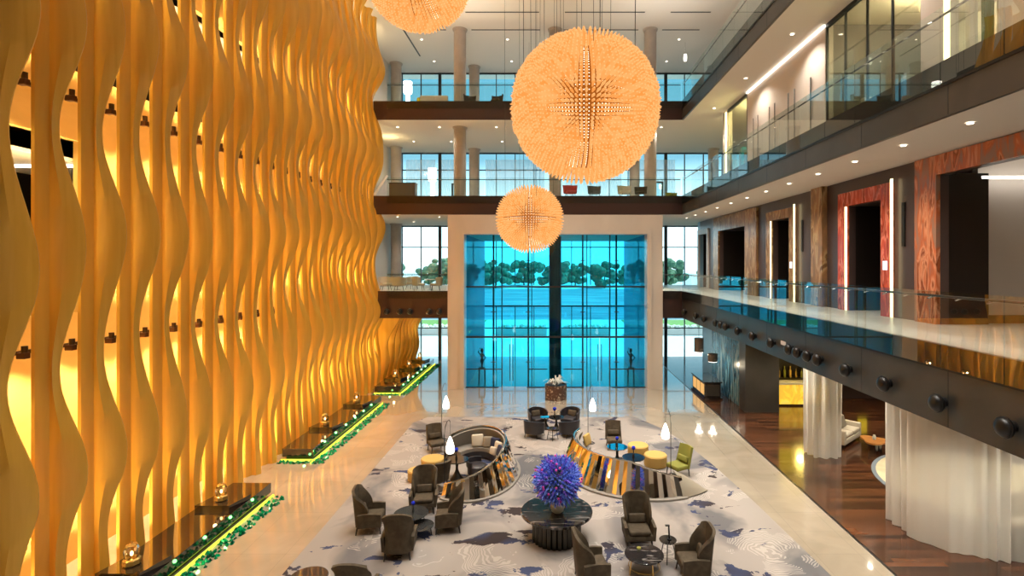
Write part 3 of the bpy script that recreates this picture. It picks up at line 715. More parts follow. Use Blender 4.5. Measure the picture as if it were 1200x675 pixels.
MB().box(X2, X2 + 0.12, 28.2, 28.3, Z2, B3).box(X2, X2 + 0.12, 28.2, 31.4, B3 - 0.15, B3).build('mullion', 'frame', w)
o = MB().box(X2 - 0.06, X2, 13.9, 14.05, Z2 + 0.9, B3 - 0.3).build('wall_lamp_strip', 'stripglow'); tag(o, 'tall yellow light strip on the upper right pale wall beside the shop window', 'light')
for i in range(6):
    y = 15.5 + i * 0.75; hh = 1.25 + 0.5 * ((i * 7) % 3) / 2
    o = MB().lathe([(0.16, 0), (0.20, 0.05), (0.20, hh - 0.05), (0.17, hh)], 18, (X2 + 1.0, y, Z2)).build('display_drum', 'whitefab', smooth=True)
    tag(o, 'white display drum behind the upper right shop window, %s from the right edge' % ORD[i], 'display drum', 'display drums in the shop window')
for i in range(4):
    y = 28.8 + i * 0.6
    o = MB().box(X2 + 0.6, X2 + 1.0, y, y + 0.35, Z2, Z2 + 2.2 + 0.3 * (i % 2)).build('display_cabinet', 'teal' if i % 2 else 'mustard')
    tag(o, 'upright %s display cabinet behind the farther shop window, %s from the right' % ('teal' if i % 2 else 'mustard', ORD[i]), 'cabinet', 'display cabinets in the shop')
light('shop_light', 'POINT', (12.5, 17.5, 16.4), 380, (1, 0.86, 0.5), 0.3); light('shop_light', 'POINT', (12.0, 29.8, 16.3), 450, (1, 0.86, 0.4), 0.3)
# drapes and posts at the upper right corner shop
for i in range(3):
    y = 12.5 + i * 0.5
    o = folds([(X2 + 0.4, y), (X2 + 0.4, y + 0.42)], Z2 + 0.02, B3 - 0.2, 0.05, 0.14, i).build('shop_drape', ('cream', 'leaf', 'whitefab')[i], smooth=True)
    tag(o, '%s drape hanging in the top right corner shop window' % ('cream', 'dark green', 'white')[i], 'drape')

# ------------------------------------------------------------------ ground floor, right side
struct(MB().box(10.55, 10.85, 29.0, 36.5, 0, B1), 'wall_right', 'bluewall')
o = MB().box(10.44, 10.52, 29.05, 34.2, 0.0, 4.3).build('mural_panel', 'seaart'); tag(o, 'large sea blue mural of dark rocks and swirling water behind the reception kiosk', 'mural')
struct(MB().box(10.35, 12.15, 28.1, 29.0, 0, B1), 'wall_right', 'bronze')
struct(MB().box(12.15, 26, 31.0, 31.3, 0, B1), 'wall_far', 'dwall')
struct(MB().box(25.8, 26, Y0, 31, 0, B1), 'wall_right', 'dwall')
struct(MB().box(16, 26, Y0, 45, B1, B1 + 0.3), 'ceiling', 'plaster')
# bar
t = thing('bar_counter', 'glowing amber onyx bar counter with pale top behind the grey pillar', 'counter', (13.9, 29.7, 0))
MB().box(-1.5, 1.5, -0.35, 0.35, 0.1, 1.2).build('front', 'barstone', t)
MB().box(-1.6, 1.6, -0.42, 0.42, 1.2, 1.28).build('top', 'whmarble', t)
MB().box(-1.45, 1.45, -0.3, 0.3, 0, 0.1).build('foot', 'black', t)
t = thing('bar_shelf', 'back bar shelf unit with glowing yellow panel above the amber bar', 'shelf', (13.9, 30.75, 0))
MB().box(-1.6, 1.6, -0.2, 0.2, 0, 1.3).build('cabinet', 'void', t)
MB().box(-1.6, 1.6, 0.15, 0.2, 1.3, 3.6).build('back_panel', 'void', t)
MB().box(-1.6, 1.6, -0.2, 0.2, 2.6, 2.66).build('shelf', 'black', t)
MB().box(-1.6, 1.6, 0.0, 0.14, 2.9, 4.2).build('light_panel', 'yelglow', t)
r = random.Random(3)
for i in range(9):
    x = 12.6 + i * 0.33; h = 0.5 + 0.25 * r.random()
    o = MB().lathe([(0.06, 0), (0.07, 0.02), (0.07, h * 0.6), (0.025, h * 0.75), (0.025, h)], 10, (x, 30.7, 1.302)).build('bottle', ('olive', 'mustard', 'candle')[i % 3], smooth=True)
    tag(o, 'bottle on the back bar shelf behind the amber counter, %s from the pillar' % ORD[i], 'bottle', 'bottles on the back bar')
light('bar_light', 'POINT', (13.7, 29.0, 2.8), 90, (1, 0.75, 0.2), 0.2)
o = MB().box(18.0, 18.5, 30.93, 31.0, 1.2, 2.0).build('wall_lamp_niche', 'yelglow'); tag(o, 'small glowing amber niche in the dark wall behind the cream sofa', 'niche')
# curtains
o = folds([(10.55, 22.1), (10.9, 21.5), (11.6, 21.4), (11.95, 21.65)], 0.01, B1, 0.09, 0.36, 1).build('sheer_curtain', 'sheer', smooth=True); tag(o, 'white floor length sheer curtain gathered beside the cream sofa', 'curtain')
o = folds([(10.5, 16.6), (10.4, 15.2), (10.9, 14.5), (11.6, 14.15), (12.2, 14.0)], 0.01, B1, 0.10, 0.34, 2).build('sheer_curtain', 'sheer', smooth=True); tag(o, 'wide white sheer curtain around the booth at the lower right edge', 'curtain')
M['sheer2'] = sheer('thin_curtain', (0.86, 0.85, 0.80), 0.45)
o = folds([(12.2, 14.0), (13.4, 13.8), (15.2, 13.9)], 0.01, B1, 0.10, 0.34, 5).build('thin_curtain', 'sheer2', smooth=True); tag(o, 'thin see-through curtain with a seat showing behind it, lower right corner', 'curtain')
rg = MB().lathe([(3.55, 0.0), (3.55, 0.015)], 64, (15.6, 18.6, 0)).build('round_rug', 'cream')
M['ruglight'] = mat('pale_yellow_rug', (0.72, 0.66, 0.45), 0.95, noise=(1.2, (0.62, 0.55, 0.36), (1, 1, 1), 0.35, 0.65))
rg.data.materials[0] = M['ruglight']; tag(rg, 'large round pale yellow rug with blue grey rim behind the sheer curtain', 'rug')
MB().lathe([(3.55, 0.0), (3.70, 0.0), (3.70, 0.02), (3.55, 0.02)], 64, (15.6, 18.6, 0), cap=False).build('border', mat('rug_rim', (0.18, 0.22, 0.27), 0.9), rg)
# cream sofa
t = thing('sofa', 'cream two seat sofa facing the wooden table beside the hanging curtain', 'sofa', (13.0, 23.55, 0), math.radians(42))
MB().box(-1.0, 1.0, -0.45, 0.45, 0.12, 0.38, 0.05).build('frame', 'cream', t, True)
MB().box(-0.8, 0.0, -0.45, 0.25, 0.38, 0.56, 0.06).build('seat_cushion', 'cream', t, True); MB().box(0.0, 0.8, -0.45, 0.25, 0.38, 0.56, 0.06).build('seat_cushion', 'cream', t, True)
MB().box(-1.0, 1.0, 0.25, 0.48, 0.3, 0.95, 0.08).build('backrest', 'cream', t, True)
for s in (-1, 1): MB().box(s * 1.0, s * 0.8, -0.45, 0.45, 0.3, 0.74, 0.05).build('armrest', 'cream', t, True)
for sx in (-.9, .9):
    for s2 in (-.38, .38): MB().cyl(sx, s2, 0, 0.13, 0.025, n=8).build('leg', 'woodleg', t)
pc = MB(Matrix.Translation((13.02, 23.66, 0.84)) @ Matrix.Rotation(0.73, 4, 'Z') @ Matrix.Rotation(1.3, 4, 'X')).box(-0.3, 0.3, -0.25, 0.25, -0.07, 0.07, 0.06).build('cushion', 'taupe_light', smooth=True); tag(pc, 'grey beige scatter cushion lying against the cream sofa backrest', 'cushion')
# amber wooden table
t = thing('wooden_table', 'round amber wood coffee table with scalloped top beside the cream sofa', 'table', (13.68, 22.3, 0))
pts = []
for i in range(60):
    a = 2 * PI * i / 60; rr = 0.52 + 0.10 * math.cos(3 * a + 0.6); pts.append((rr * math.cos(a), rr * math.sin(a)))
MB().prism(pts, 0.42, 0.48).build('tabletop', 'tablewood', t)
for a in range(3): MB().cyl(0.16 * math.cos(a * 2.1), 0.16 * math.sin(a * 2.1), 0, 0.42, 0.12, n=16).build('leg', 'gblack', t, True)
c = MB().lathe([(0.05, 0), (0.07, 0.02), (0.07, 0.13), (0.05, 0.16), (0.05, 0.2)], 12, (13.65, 22.3, 0.481)).build('jar', 'vase_white', smooth=True); tag(c, 'small white jar on the amber wooden table', 'jar')
# pale bench behind the thin curtain
t = thing('curved_bench', 'dark based pale bench seen through the thin curtain at the lower right', 'bench', (14.3, 15.0, 0.02))
MB().box(-1.9, 1.9, -0.35, 0.35, 0, 0.55).build('base', 'grey', t); MB().box(-1.9, 1.9, -0.4, 0.35, 0.55, 0.72, 0.05).build('seat', 'cream', t, True); MB().box(-1.9, 1.9, 0.2, 0.45, 0.7, 1.3, 0.08).build('backrest', 'cream', t, True)
# reception kiosk
kx, ky = 9.45, 31.3
t = thing('reception_kiosk', 'glossy dark reception kiosk with amber lit panels before the blue mural', 'kiosk', (kx, ky, 0))
MB().box(-0.55, 0.55, -0.6, 2.2, 0.0, 0.10).build('plinth', 'gblack', t)
MB().box(-0.48, 0.48, -0.5, 2.1, 0.10, 0.95, 0.02).build('body', 'gblack', t)
MB().box(-0.54, 0.54, -0.58, 2.15, 0.95, 1.02).build('counter_top', 'smoke', t)
for j in range(3): MB().box(-0.51, -0.48, -0.4 + j * 0.82, 0.2 + j * 0.82, 0.25, 0.85).build('lit_panel', glow('amber_panel', (1, 0.55, 0.18), 0.7), t)
MB().box(-0.4, 0.4, -0.53, -0.5, 0.2, 0.85).build('front_panel', 'bronze', t)
for i, (x, y) in enumerate(((9.15, 32.6), (9.6, 31.3))):
    t = thing('pendant_lamp', ('grey drum pendant lamp over the kiosk, the higher and farther one', 'grey drum pendant lamp over the kiosk, the lower and nearer one')[i], 'lamp', (x, y, B1), 0, 'pendants over the kiosk')
    zb = (-2.0, -2.35)[i]
    MB().tube([(0, 0, 0), (0, 0, zb + 0.8)], 0.012).build('cord', 'black', t)
    MB().lathe([(0.28, zb), (0.28, zb + (0.85, 0.45)[i])], 20).build('lamp_shade', 'grey', t, True)
    MB().lathe([(0.26, zb - 0.02), (0.26, zb)], 20).build('diffuser', 'lampglow', t)
    light('pendant_light', 'POINT', (x, y, B1 + zb - 0.2), 25, (1, 0.85, 0.6), 0.1)

# ------------------------------------------------------------------ downlights
dl = None
def downlight(x, y, z, lab, grp, e=60, spread=2.3):
    global dl
    if dl is None:
        dl = thing('downlight', lab, 'downlight', (x, y, z), 0, grp)
        MB().lathe([(0.075, -0.012), (0.11, -0.012), (0.11, 0.0), (0.075, 0.0)], 16, cap=False).build('ring', 'lightwall', dl)
        MB().lathe([(0.001, -0.006), (0.075, -0.006)], 16, cap=False).build('lamp', 'dlglow', dl)
        remember(dl)
    else: o = dup(dl, (x, y, z), 0, lab); o['group'] = grp
    if e: light('downlight_beam', 'SPOT', (x, y, z - 0.06), e, (1, 0.90, 0.74), 0.05, spot=spread, blend=0.8)
for k in range(13): downlight(9.3, 9.5 + 2.22 * k, B2 - 0.02, 'round recessed downlight in the soffit above the marble doorways, %s from the right edge' % ORD[k], 'downlights above the doorways', 260)
for k in range(5): downlight(9.6, 11 + 5 * k, B3 - 0.02, 'round recessed downlight under the top right gallery, %s from the right edge' % ORD[k], 'downlights under the top gallery', 330)
n = 0
for lv, (z, nm) in enumerate(((B3, 'middle'), (B2, 'lowest'))):
    n = 0
    for y in (35.3, 39.5):
        for x in (-10.2, -7.4, -3.6, 0.4 + 1.2, 4.6, 7.4):
            if lv == 1 and -6 < x < 7: continue
            downlight(x, y, z - 0.02, 'recessed downlight over the far end of the %s gallery, %s of its ceiling' % (nm, ORD[n]), 'downlights of the far %s gallery' % nm, 170); n += 1
n = 0
for y in (35.0 + 2, 41.0):
    for x in (-9, -3, 3, 9): downlight(x, y, ZC - 0.02, 'recessed downlight over the top gallery far end, %s of its ceiling' % ORD[n], 'downlights of the top gallery', 300); n += 1
n = 0
for x in (9.6, 13, 18):
    for y in (12.5, 17, 21.5, 26): light('downlight_beam', 'SPOT', (x, y, B1 - 0.06), 380, (1, 0.9, 0.72), 0.08, spot=2.3, blend=0.8)
# fill spots added under the roof to light the hall, no fixtures
for x in (-3.2, 0.8, 4.8):
    for y in (0, 7, 13, 18, 23, 28):
        light('hall_fill_spot', 'SPOT', (x, y, ZC - 0.3), 2800, (1, 0.95, 0.87), 0.3, spot=1.25, blend=0.9)
for x in (-6, 6.5):
    for y in (6, 14, 22, 30): light('ceiling_fill_spot', 'SPOT', (x, y, 19.3), 480, (1, 0.92, 0.82), 0.3, rot=(PI, 0, 0), spot=2.7, blend=0.9)  # added upward fill to brighten the ceiling
# pendants under the roof
for i, (px, py, y) in enumerate(((620, 72, 37.5), (803, 68, 37.5))):
    x = (px - 645) / F * y; z = CH + (309 - py) / F * y
    t = thing('pendant_lamp', ('small bright pendant lamp at the top gallery left of the big chandelier', 'small bright pendant lamp at the top gallery right of the big chandelier')[i], 'lamp', (x, y, z))
    MB().tube([(0, 0, 0.25), (0, 0, ZC - z)], 0.012, 6).build('cord', 'steel', t)
    MB().lathe([(0.10, -0.2), (0.12, 0.0), (0.10, 0.25)], 14).build('lamp_shade', 'lampglow', t, True)

# ------------------------------------------------------------------ chandeliers
M['crys'] = bpy.data.materials.new('amber_crystal'); M['crys'].use_nodes = True
nt = M['crys'].node_tree; nt.nodes.clear()
ge = nt.nodes.new('ShaderNodeNewGeometry'); tc = nt.nodes.new('ShaderNodeTexCoord')
rp = N(nt, 'ShaderNodeValToRGB'); rp.color_ramp.elements[0].color = (1.0, 0.33, 0.065, 1); rp.color_ramp.elements[1].color = (1.0, 0.48, 0.16, 1)
em = nt.nodes.new('ShaderNodeEmission'); em.inputs[1].default_value = 0.84
df = nt.nodes.new('ShaderNodeBsdfGlossy'); df.inputs[0].default_value = (1, 0.8, 0.5, 1); df.inputs['Roughness'].default_value = 0.25
ad = nt.nodes.new('ShaderNodeMixShader'); ad.inputs[0].default_value = 0.12
ou = nt.nodes.new('ShaderNodeOutputMaterial')
nt.links.new(ge.outputs['Random Per Island'], rp.inputs[0]); nt.links.new(rp.outputs[0], em.inputs[0]); nt.links.new(em.outputs[0], ad.inputs[1]); nt.links.new(df.outputs[0], ad.inputs[2]); nt.links.new(ad.outputs[0], ou.inputs[0])
M['tip'] = glow('crystal_tip', (1.0, 0.47, 0.17), 0.94)
M['core'] = glow('amber_core', (0.55, 0.14, 0.015), 0.6)
M['bulbw'] = glow('bulb_white', (1.0, 0.85, 0.6), 2.2)
def wp(t):
    t = (t - 0.5) * 2; return math.copysign(abs(t) ** 0.86, t) * PI / 4
def chandelier(c, R, nn, label, wires):
    t = thing('globe_chandelier', label, 'chandelier', c, 0, 'globe chandeliers of amber crystal')
    rods = MB(); tips = MB(); r = random.Random(int(R * 100))
    rl = 0.20 * R
    w0 = R * 1.5708 / nn * 0.265; bulbs = MB()
    for ax in range(3):
        for sg in (-1, 1):
            for i in range(nn):
                for j in range(nn):
                    a = math.tan(wp((i + 0.5) / nn)); b = math.tan(wp((j + 0.5) / nn))
                    v = [0, 0, 0]; v[ax] = sg; v[(ax + 1) % 3] = a; v[(ax + 2) % 3] = b
                    d = Vector(v).normalized(); L = R * (1.0 + r.uniform(-0.012, 0.02))
                    u = d.cross(Vector((0.3, 0.2, 1)) if abs(d.z) < 0.9 else Vector((1, 0, 0))).normalized(); q = d.cross(u)
                    p0 = d * (L - rl); p1 = d * (L - rl * 0.35); p2 = d * L
                    w1 = w0 * 1.5
                    vs = []
                    for pp, ww in ((p0, w0 * 0.6), (p1, w1), (p2, w0 * 0.8)):
                        vs += [pp + u * ww, pp + q * ww, pp - u * ww, pp - q * ww]
                    rods.add(vs, [(k * 4 + m_, k * 4 + (m_ + 1) % 4, k * 4 + 4 + (m_ + 1) % 4, k * 4 + 4 + m_) for k in range(2) for m_ in range(4)] + [(3, 2, 1, 0)])
                    ww = w0 * 0.80
                    if i < nn - 1 and j < nn - 1:
                        a_ = math.tan(wp((i + 1) / nn)); b2 = math.tan(wp((j + 1) / nn)); vv = [0, 0, 0]; vv[ax] = sg; vv[(ax + 1) % 3] = a_; vv[(ax + 2) % 3] = b2
                        dd = Vector(vv).normalized() * (R - rl); bw = w0 * 0.55
                        bulbs.add([dd + dd.normalized() * bw * 1.2, dd + u * bw, dd + q * bw, dd - u * bw, dd - q * bw], [(0, 1, 2), (0, 2, 3), (0, 3, 4), (0, 4, 1)])
                    tips.add([p2 + u * ww, p2 + q * ww, p2 - u * ww, p2 - q * ww, d * (L + w0 * 1.5)], [(0, 1, 4), (1, 2, 4), (2, 3, 4), (3, 0, 4), (3, 2, 1, 0)])
    rods.build('crystal_rods', 'crys', t, kind='stuff'); tips.build('crystal_tips', 'tip', t, kind='stuff'); bulbs.build('bulbs', 'bulbw', t, kind='stuff')
    MB().ball((0, 0, 0), R - rl, R - rl, R - rl, 40, 24).build('inner_globe', 'core', t, True)
    wb = MB()
    for k in range(wires):
        a = 2 * PI * k / wires + 0.3; rr = R * (0.35 if k % 2 else 0.75)
        zz = math.sqrt(R * R - rr * rr) - 0.1
        wb.tube([(rr * math.cos(a), rr * math.sin(a), zz), (rr * math.cos(a) * 1.05, rr * math.sin(a) * 1.05, ZC - c[2])], 0.006, 4)
    wb.build('hanging_wires', 'frame', t)
    MB().lathe([(R * 0.85, ZC - c[2] - 0.05), (R * 0.85, ZC - c[2])], 32).build('ceiling_canopy', 'ceil', t)
chandelier((0.98, 15.0, 12.30), 2.07, 28, 'largest round amber crystal chandelier hanging in the middle of the atrium', 14)
chandelier((-0.86, 22.0, 9.76), 1.38, 20, 'small round amber crystal chandelier hanging before the blue entrance', 8)
chandelier((-4.13, 16.5, 16.85), 1.60, 22, 'round amber crystal chandelier cut off by the top edge beside the golden wall', 10)

# ------------------------------------------------------------------ furniture
def wingback(first_label, loc, rz):
    t = thing('wingback_armchair', first_label, 'armchair', loc, rz, 'taupe wingback armchairs')
    # faces -y ; back at +y
    MB().box(-0.36, 0.36, -0.36, 0.30, 0.20, 0.36, 0.04).build('seat_frame', 'taupe', t, True)
    MB().box(-0.30, 0.30, -0.38, 0.22, 0.36, 0.48, 0.05).build('seat_cushion', 'taupe', t, True)
    def fb(u, v):
        s = (u - 0.5) * 2                       # -1..1 around the back
        z = 0.20 + 1.08 * v
        ang = s * 1.25
        wid = 0.36 + 0.05 * v ** 2 - 0.02
        x = wid * math.sin(ang) / math.sin(1.25)
        wing = max(0, abs(s) - 0.45) / 0.55
        yb = 0.34 + 0.10 * v
        reach = (0.10 + 0.30 * math.sin(min(1, max(0, (v - 0.05) / 0.9)) * PI) ** 0.8)
        y = yb - reach * wing ** 1.4
        zz = z - 0.05 * wing * v - 0.07 * s * s * v
        return (x, y, zz)
    MB().shell(fb, 14, 12, lambda u, v: 0.075).build('backrest', 'taupe', t, True)
    for s in (-1, 1):
        def fa(u, v, s=s):
            y = -0.38 + 0.66 * u; zt = 0.60 + 0.03 * math.sin(u * PI)
            return (s * (0.37 + 0.03 * v), y, 0.22 + (zt - 0.22) * v)
        MB().shell(fa, 8, 5, 0.085).build('armrest', 'taupe', t, True)
    MB(Matrix.Translation((0, 0.19, 0.60)) @ Matrix.Rotation(1.35, 4, 'X')).box(-0.25, 0.25, -0.13, 0.13, -0.05, 0.05, 0.05).build('lumbar_cushion', 'taupe', t, True)
    for sx in (-1, 1):
        for y_ in (-0.32, 0.30): MB().tube([(sx * 0.31, y_, 0.21), (sx * 0.34, y_ * 1.12, 0.0)], [0.03, 0.016], 8).build('leg', 'woodleg', t, True)
    return remember(t)
d2r = math.radians
CZ = 0.024
wb0 = wingback('taupe wingback chair facing right, on the left side of the smoked glass table', (-5.35, 15.7, CZ), d2r(98))
dup(wb0, (-4.05, 16.95, CZ), d2r(8), 'taupe wingback chair facing the camera behind the smoked glass table')
dup(wb0, (-3.02, 15.75, CZ), d2r(-82), 'taupe wingback chair facing left, between smoked glass table and curved mirror seat')
dup(wb0, (-4.10, 14.35, CZ), d2r(186), 'taupe wingback chair with its back to the camera, in front of smoked glass table')
dup(wb0, (-4.45, 12.05, CZ), d2r(180), 'wingback chair seen from behind, cut off by the bottom edge of the photo')
dup(wb0, (2.48, 14.95, CZ), d2r(2), 'taupe wingback chair facing the camera behind the round black marble coffee table')
dup(wb0, (1.02, 13.15, CZ), d2r(100), 'taupe wingback chair facing right, between fluted table and marble coffee table')
dup(wb0, (3.62, 13.35, CZ), d2r(-88), 'taupe wingback chair facing left, beside the tiny side table')
# smoked glass two-tier table
t = thing('glass_coffee_table', 'round smoked glass coffee table in two tiers between four wingback chairs', 'coffee table', (-4.15, 15.75, CZ))
MB().lathe([(0.01, 0.44), (0.5, 0.44), (0.51, 0.45), (0.5, 0.462), (0.01, 0.462)], 36).build('upper_top', 'smoke', t, True)
MB().lathe([(0.01, 0.27), (0.38, 0.27), (0.38, 0.285), (0.01, 0.285)], 32, (0.38, -0.38, 0)).build('lower_top', 'smoke', t, True)
for a in range(3): MB().tube([(0.36 * math.cos(a * 2.1 + .5), 0.36 * math.sin(a * 2.1 + .5), 0.44), (0.42 * math.cos(a * 2.1 + .5), 0.42 * math.sin(a * 2.1 + .5), 0)], 0.014, 6).build('leg', 'black', t)
for a in range(3): MB().tube([(0.38 + 0.28 * math.cos(a * 2.1), -0.38 + 0.28 * math.sin(a * 2.1), 0.27), (0.38 + 0.32 * math.cos(a * 2.1), -0.38 + 0.32 * math.sin(a * 2.1), 0)], 0.014, 6).build('leg', 'black', t)
def bottle(x, y, z, lab, m='bluebot', s=1.0):
    t = thing('blue_stopper_vase', lab, 'vase', (x, y, z + 0.004), 0, 'blue topped vases on the tables')
    MB().lathe([(0.03 * s, 0), (0.035 * s, 0.02), (0.018 * s, 0.12 * s), (0.016 * s, 0.22 * s)], 10).build('body', 'gblack', t, True)
    MB().ball((0, 0, 0.26 * s), 0.06 * s, 0.06 * s, 0.06 * s, 10, 6).build('stopper', m, t, True)
bottle(-4.1, 15.8, 0.462 + CZ, 'blue topped vase on the smoked glass table amid wingback chairs')
# black marble coffee table
def drumtable(name, lab, loc, r, h, mt, legs=True):
    t = thing(name, lab, 'table', loc)
    MB().lathe([(0.01, h - 0.04), (r - 0.01, h - 0.04), (r, h - 0.03), (r, h - 0.01), (r - 0.01, h), (0.01, h)], 40).build('tabletop', mt, t, True)
    if legs:
        for a in range(4): MB().tube([(r * 0.75 * math.cos(a * PI / 2 + .4), r * .75 * math.sin(a * PI / 2 + .4), h - 0.04), (r * .85 * math.cos(a * PI / 2 + .4), r * .85 * math.sin(a * PI / 2 + .4), 0)], 0.013, 6).build('leg', 'candle', t)
        MB().tube([(r * 0.8 * math.cos(i * PI / 12), r * .8 * math.sin(i * PI / 12), 0.15) for i in range(24)], 0.010, 6, True).build('stretcher_ring', 'candle', t)
    return t
drumtable('marble_coffee_table', 'round black marble coffee table with white veins between three wingback chairs', (2.40, 13.55, CZ), 0.50, 0.46, 'blmarble')
o = MB().lathe([(0.04, 0), (0.06, 0.03), (0.05, 0.05)], 12, (2.3, 13.75, 0.48)).build('candle_dish', 'olive', smooth=True); tag(o, 'tiny green dish on the black marble coffee table', 'dish')
t = thing('side_table', 'tiny round black side table beside the wingback chair facing left', 'side table', (3.12, 14.05, CZ))
MB().lathe([(0.01, 0.52), (0.22, 0.52), (0.23, 0.55), (0.22, 0.56), (0.01, 0.56)], 24).build('tabletop', 'gblack', t, True)
for a in range(3): MB().tube([(0.12 * math.cos(a * 2.1 + .2), .12 * math.sin(a * 2.1 + .2), 0.52), (.24 * math.cos(a * 2.1 + .2), .24 * math.sin(a * 2.1 + .2), 0)], 0.013, 6).build('leg', 'black', t)
t = thing('reading_lamp', 'thin black bent reading lamp on the tiny side table', 'lamp', (3.16, 14.05, 0.56 + CZ))
MB().cyl(0, 0, 0, 0.02, 0.06).build('base', 'black', t); MB().tube([(0, 0, 0), (-0.02, 0, 0.36)], 0.022, 8).build('stem', 'black', t); MB().box(-0.11, 0.0, -0.025, 0.025, 0.35, 0.38).build('head', 'black', t)
drumtable('glass_side_table', 'edge of a smoked round table cut off at the lower left corner', (-5.75, 12.55, CZ), 0.45, 0.45, 'smoke')
# big fluted marble table, vase and flowers
t = thing('fluted_table', 'large round black marble table on a fluted drum base under blue flowers', 'table', (0.18, 15.2, CZ))
MB().lathe([(0.01, 0.72), (1.00, 0.72), (1.03, 0.74), (1.03, 0.79), (1.01, 0.81), (0.01, 0.81)], 56).build('tabletop', 'blmarble', t, True)
pts = []
for i in range(168):
    a = 2 * PI * i / 168; rr = 0.66 + 0.045 * abs(math.sin(a * 14)) ** 0.7; pts.append((rr * math.cos(a), rr * math.sin(a)))
MB().prism(pts, 0.0, 0.72).build('drum_base', mat('fluted_dark_metal', (0.06, 0.055, 0.045), 0.2, 0.85), t)
t = thing('white_vase', 'rounded pale ceramic vase on the fluted black marble table', 'vase', (0.20, 15.05, 0.81 + CZ))
MB().lathe([(0.11, 0), (0.17, 0.05), (0.21, 0.18), (0.19, 0.33), (0.17, 0.38), (0.15, 0.38), (0.14, 0.30)], 24).build('body', 'vase_white', t, True)
t = thing('flower_bouquet', 'huge ball of blue and violet flowers with pink dots in the pale vase', 'flowers', (0.20, 15.05, 1.21 + CZ))
fl = {'blue_petal': MB(), 'violet_petal': MB(), 'pink_petal': MB()}; lf = MB(); st = MB()
r = random.Random(5); Cc = Vector((0, 0, 0.50))
for i in range(430):
    g = (i + 0.5) / 430; th = math.acos(1 - 1.86 * g); ph = i * 2.39996
    d = Vector((math.sin(th) * math.cos(ph), math.sin(th) * math.sin(ph), math.cos(th)))
    R_ = r.uniform(0.60, 0.76); Lp = r.uniform(0.16, 0.24)
    key = 'pink_petal' if r.random() < 0.07 else ('violet_petal' if r.random() < 0.28 else 'blue_petal')
    u = d.cross(Vector((0.1, 0.3, 1))).normalized(); q = d.cross(u)
    base = Cc + d * (R_ - Lp)
    if key == 'pink_petal':
        mtx = Matrix.Translation(Cc + d * (R_ - 0.03)); m_ = fl[key]; m_.tf = mtx; m_.ball((0, 0, 0), 0.035, 0.035, 0.035, 8, 5); m_.tf = None; continue
    m_ = fl[key]
    for k in range(5):                 # whorls of pointed florets up a spike
        c0 = base + d * (Lp * k / 5); wr_ = 0.055 * (1 - 0.13 * k)
        vs = [c0 + d * (Lp * 0.34)]
        for q5 in range(8):
            aa = q5 * PI / 4 + k; rr = wr_ * (1.0 if q5 % 2 else 0.45); vs.append(c0 + (u * math.cos(aa) + q * math.sin(aa)) * rr)
        vs.append(c0 - d * 0.01)
        m_.add(vs, [(0, 1 + q5, 1 + (q5 + 1) % 8) for q5 in range(8)] + [(9, 1 + (q5 + 1) % 8, 1 + q5) for q5 in range(8)])
    if i % 4 == 0:
        st.tube([Cc * 0.0 + Vector((0, 0, -0.15)), Cc * 0.4 + d * 0.2, base], 0.006, 4)
    if i % 3 == 0:
        c0 = Cc + d * (R_ - Lp - 0.03)
        lf.add([c0 - u * 0.07, c0 + d * 0.10 + q * 0.03, c0 + u * 0.07, c0 - d * 0.04], [(0, 1, 2), (0, 2, 3)])
for k, m_ in fl.items(): m_.build({'blue_petal': 'blue_blossoms', 'violet_petal': 'violet_blossoms', 'pink_petal': 'pink_blossoms'}[k], k, t, kind='stuff')
lf.build('leaves', 'leaf', t, kind='stuff'); st.build('stems', 'leaf', t, kind='stuff')

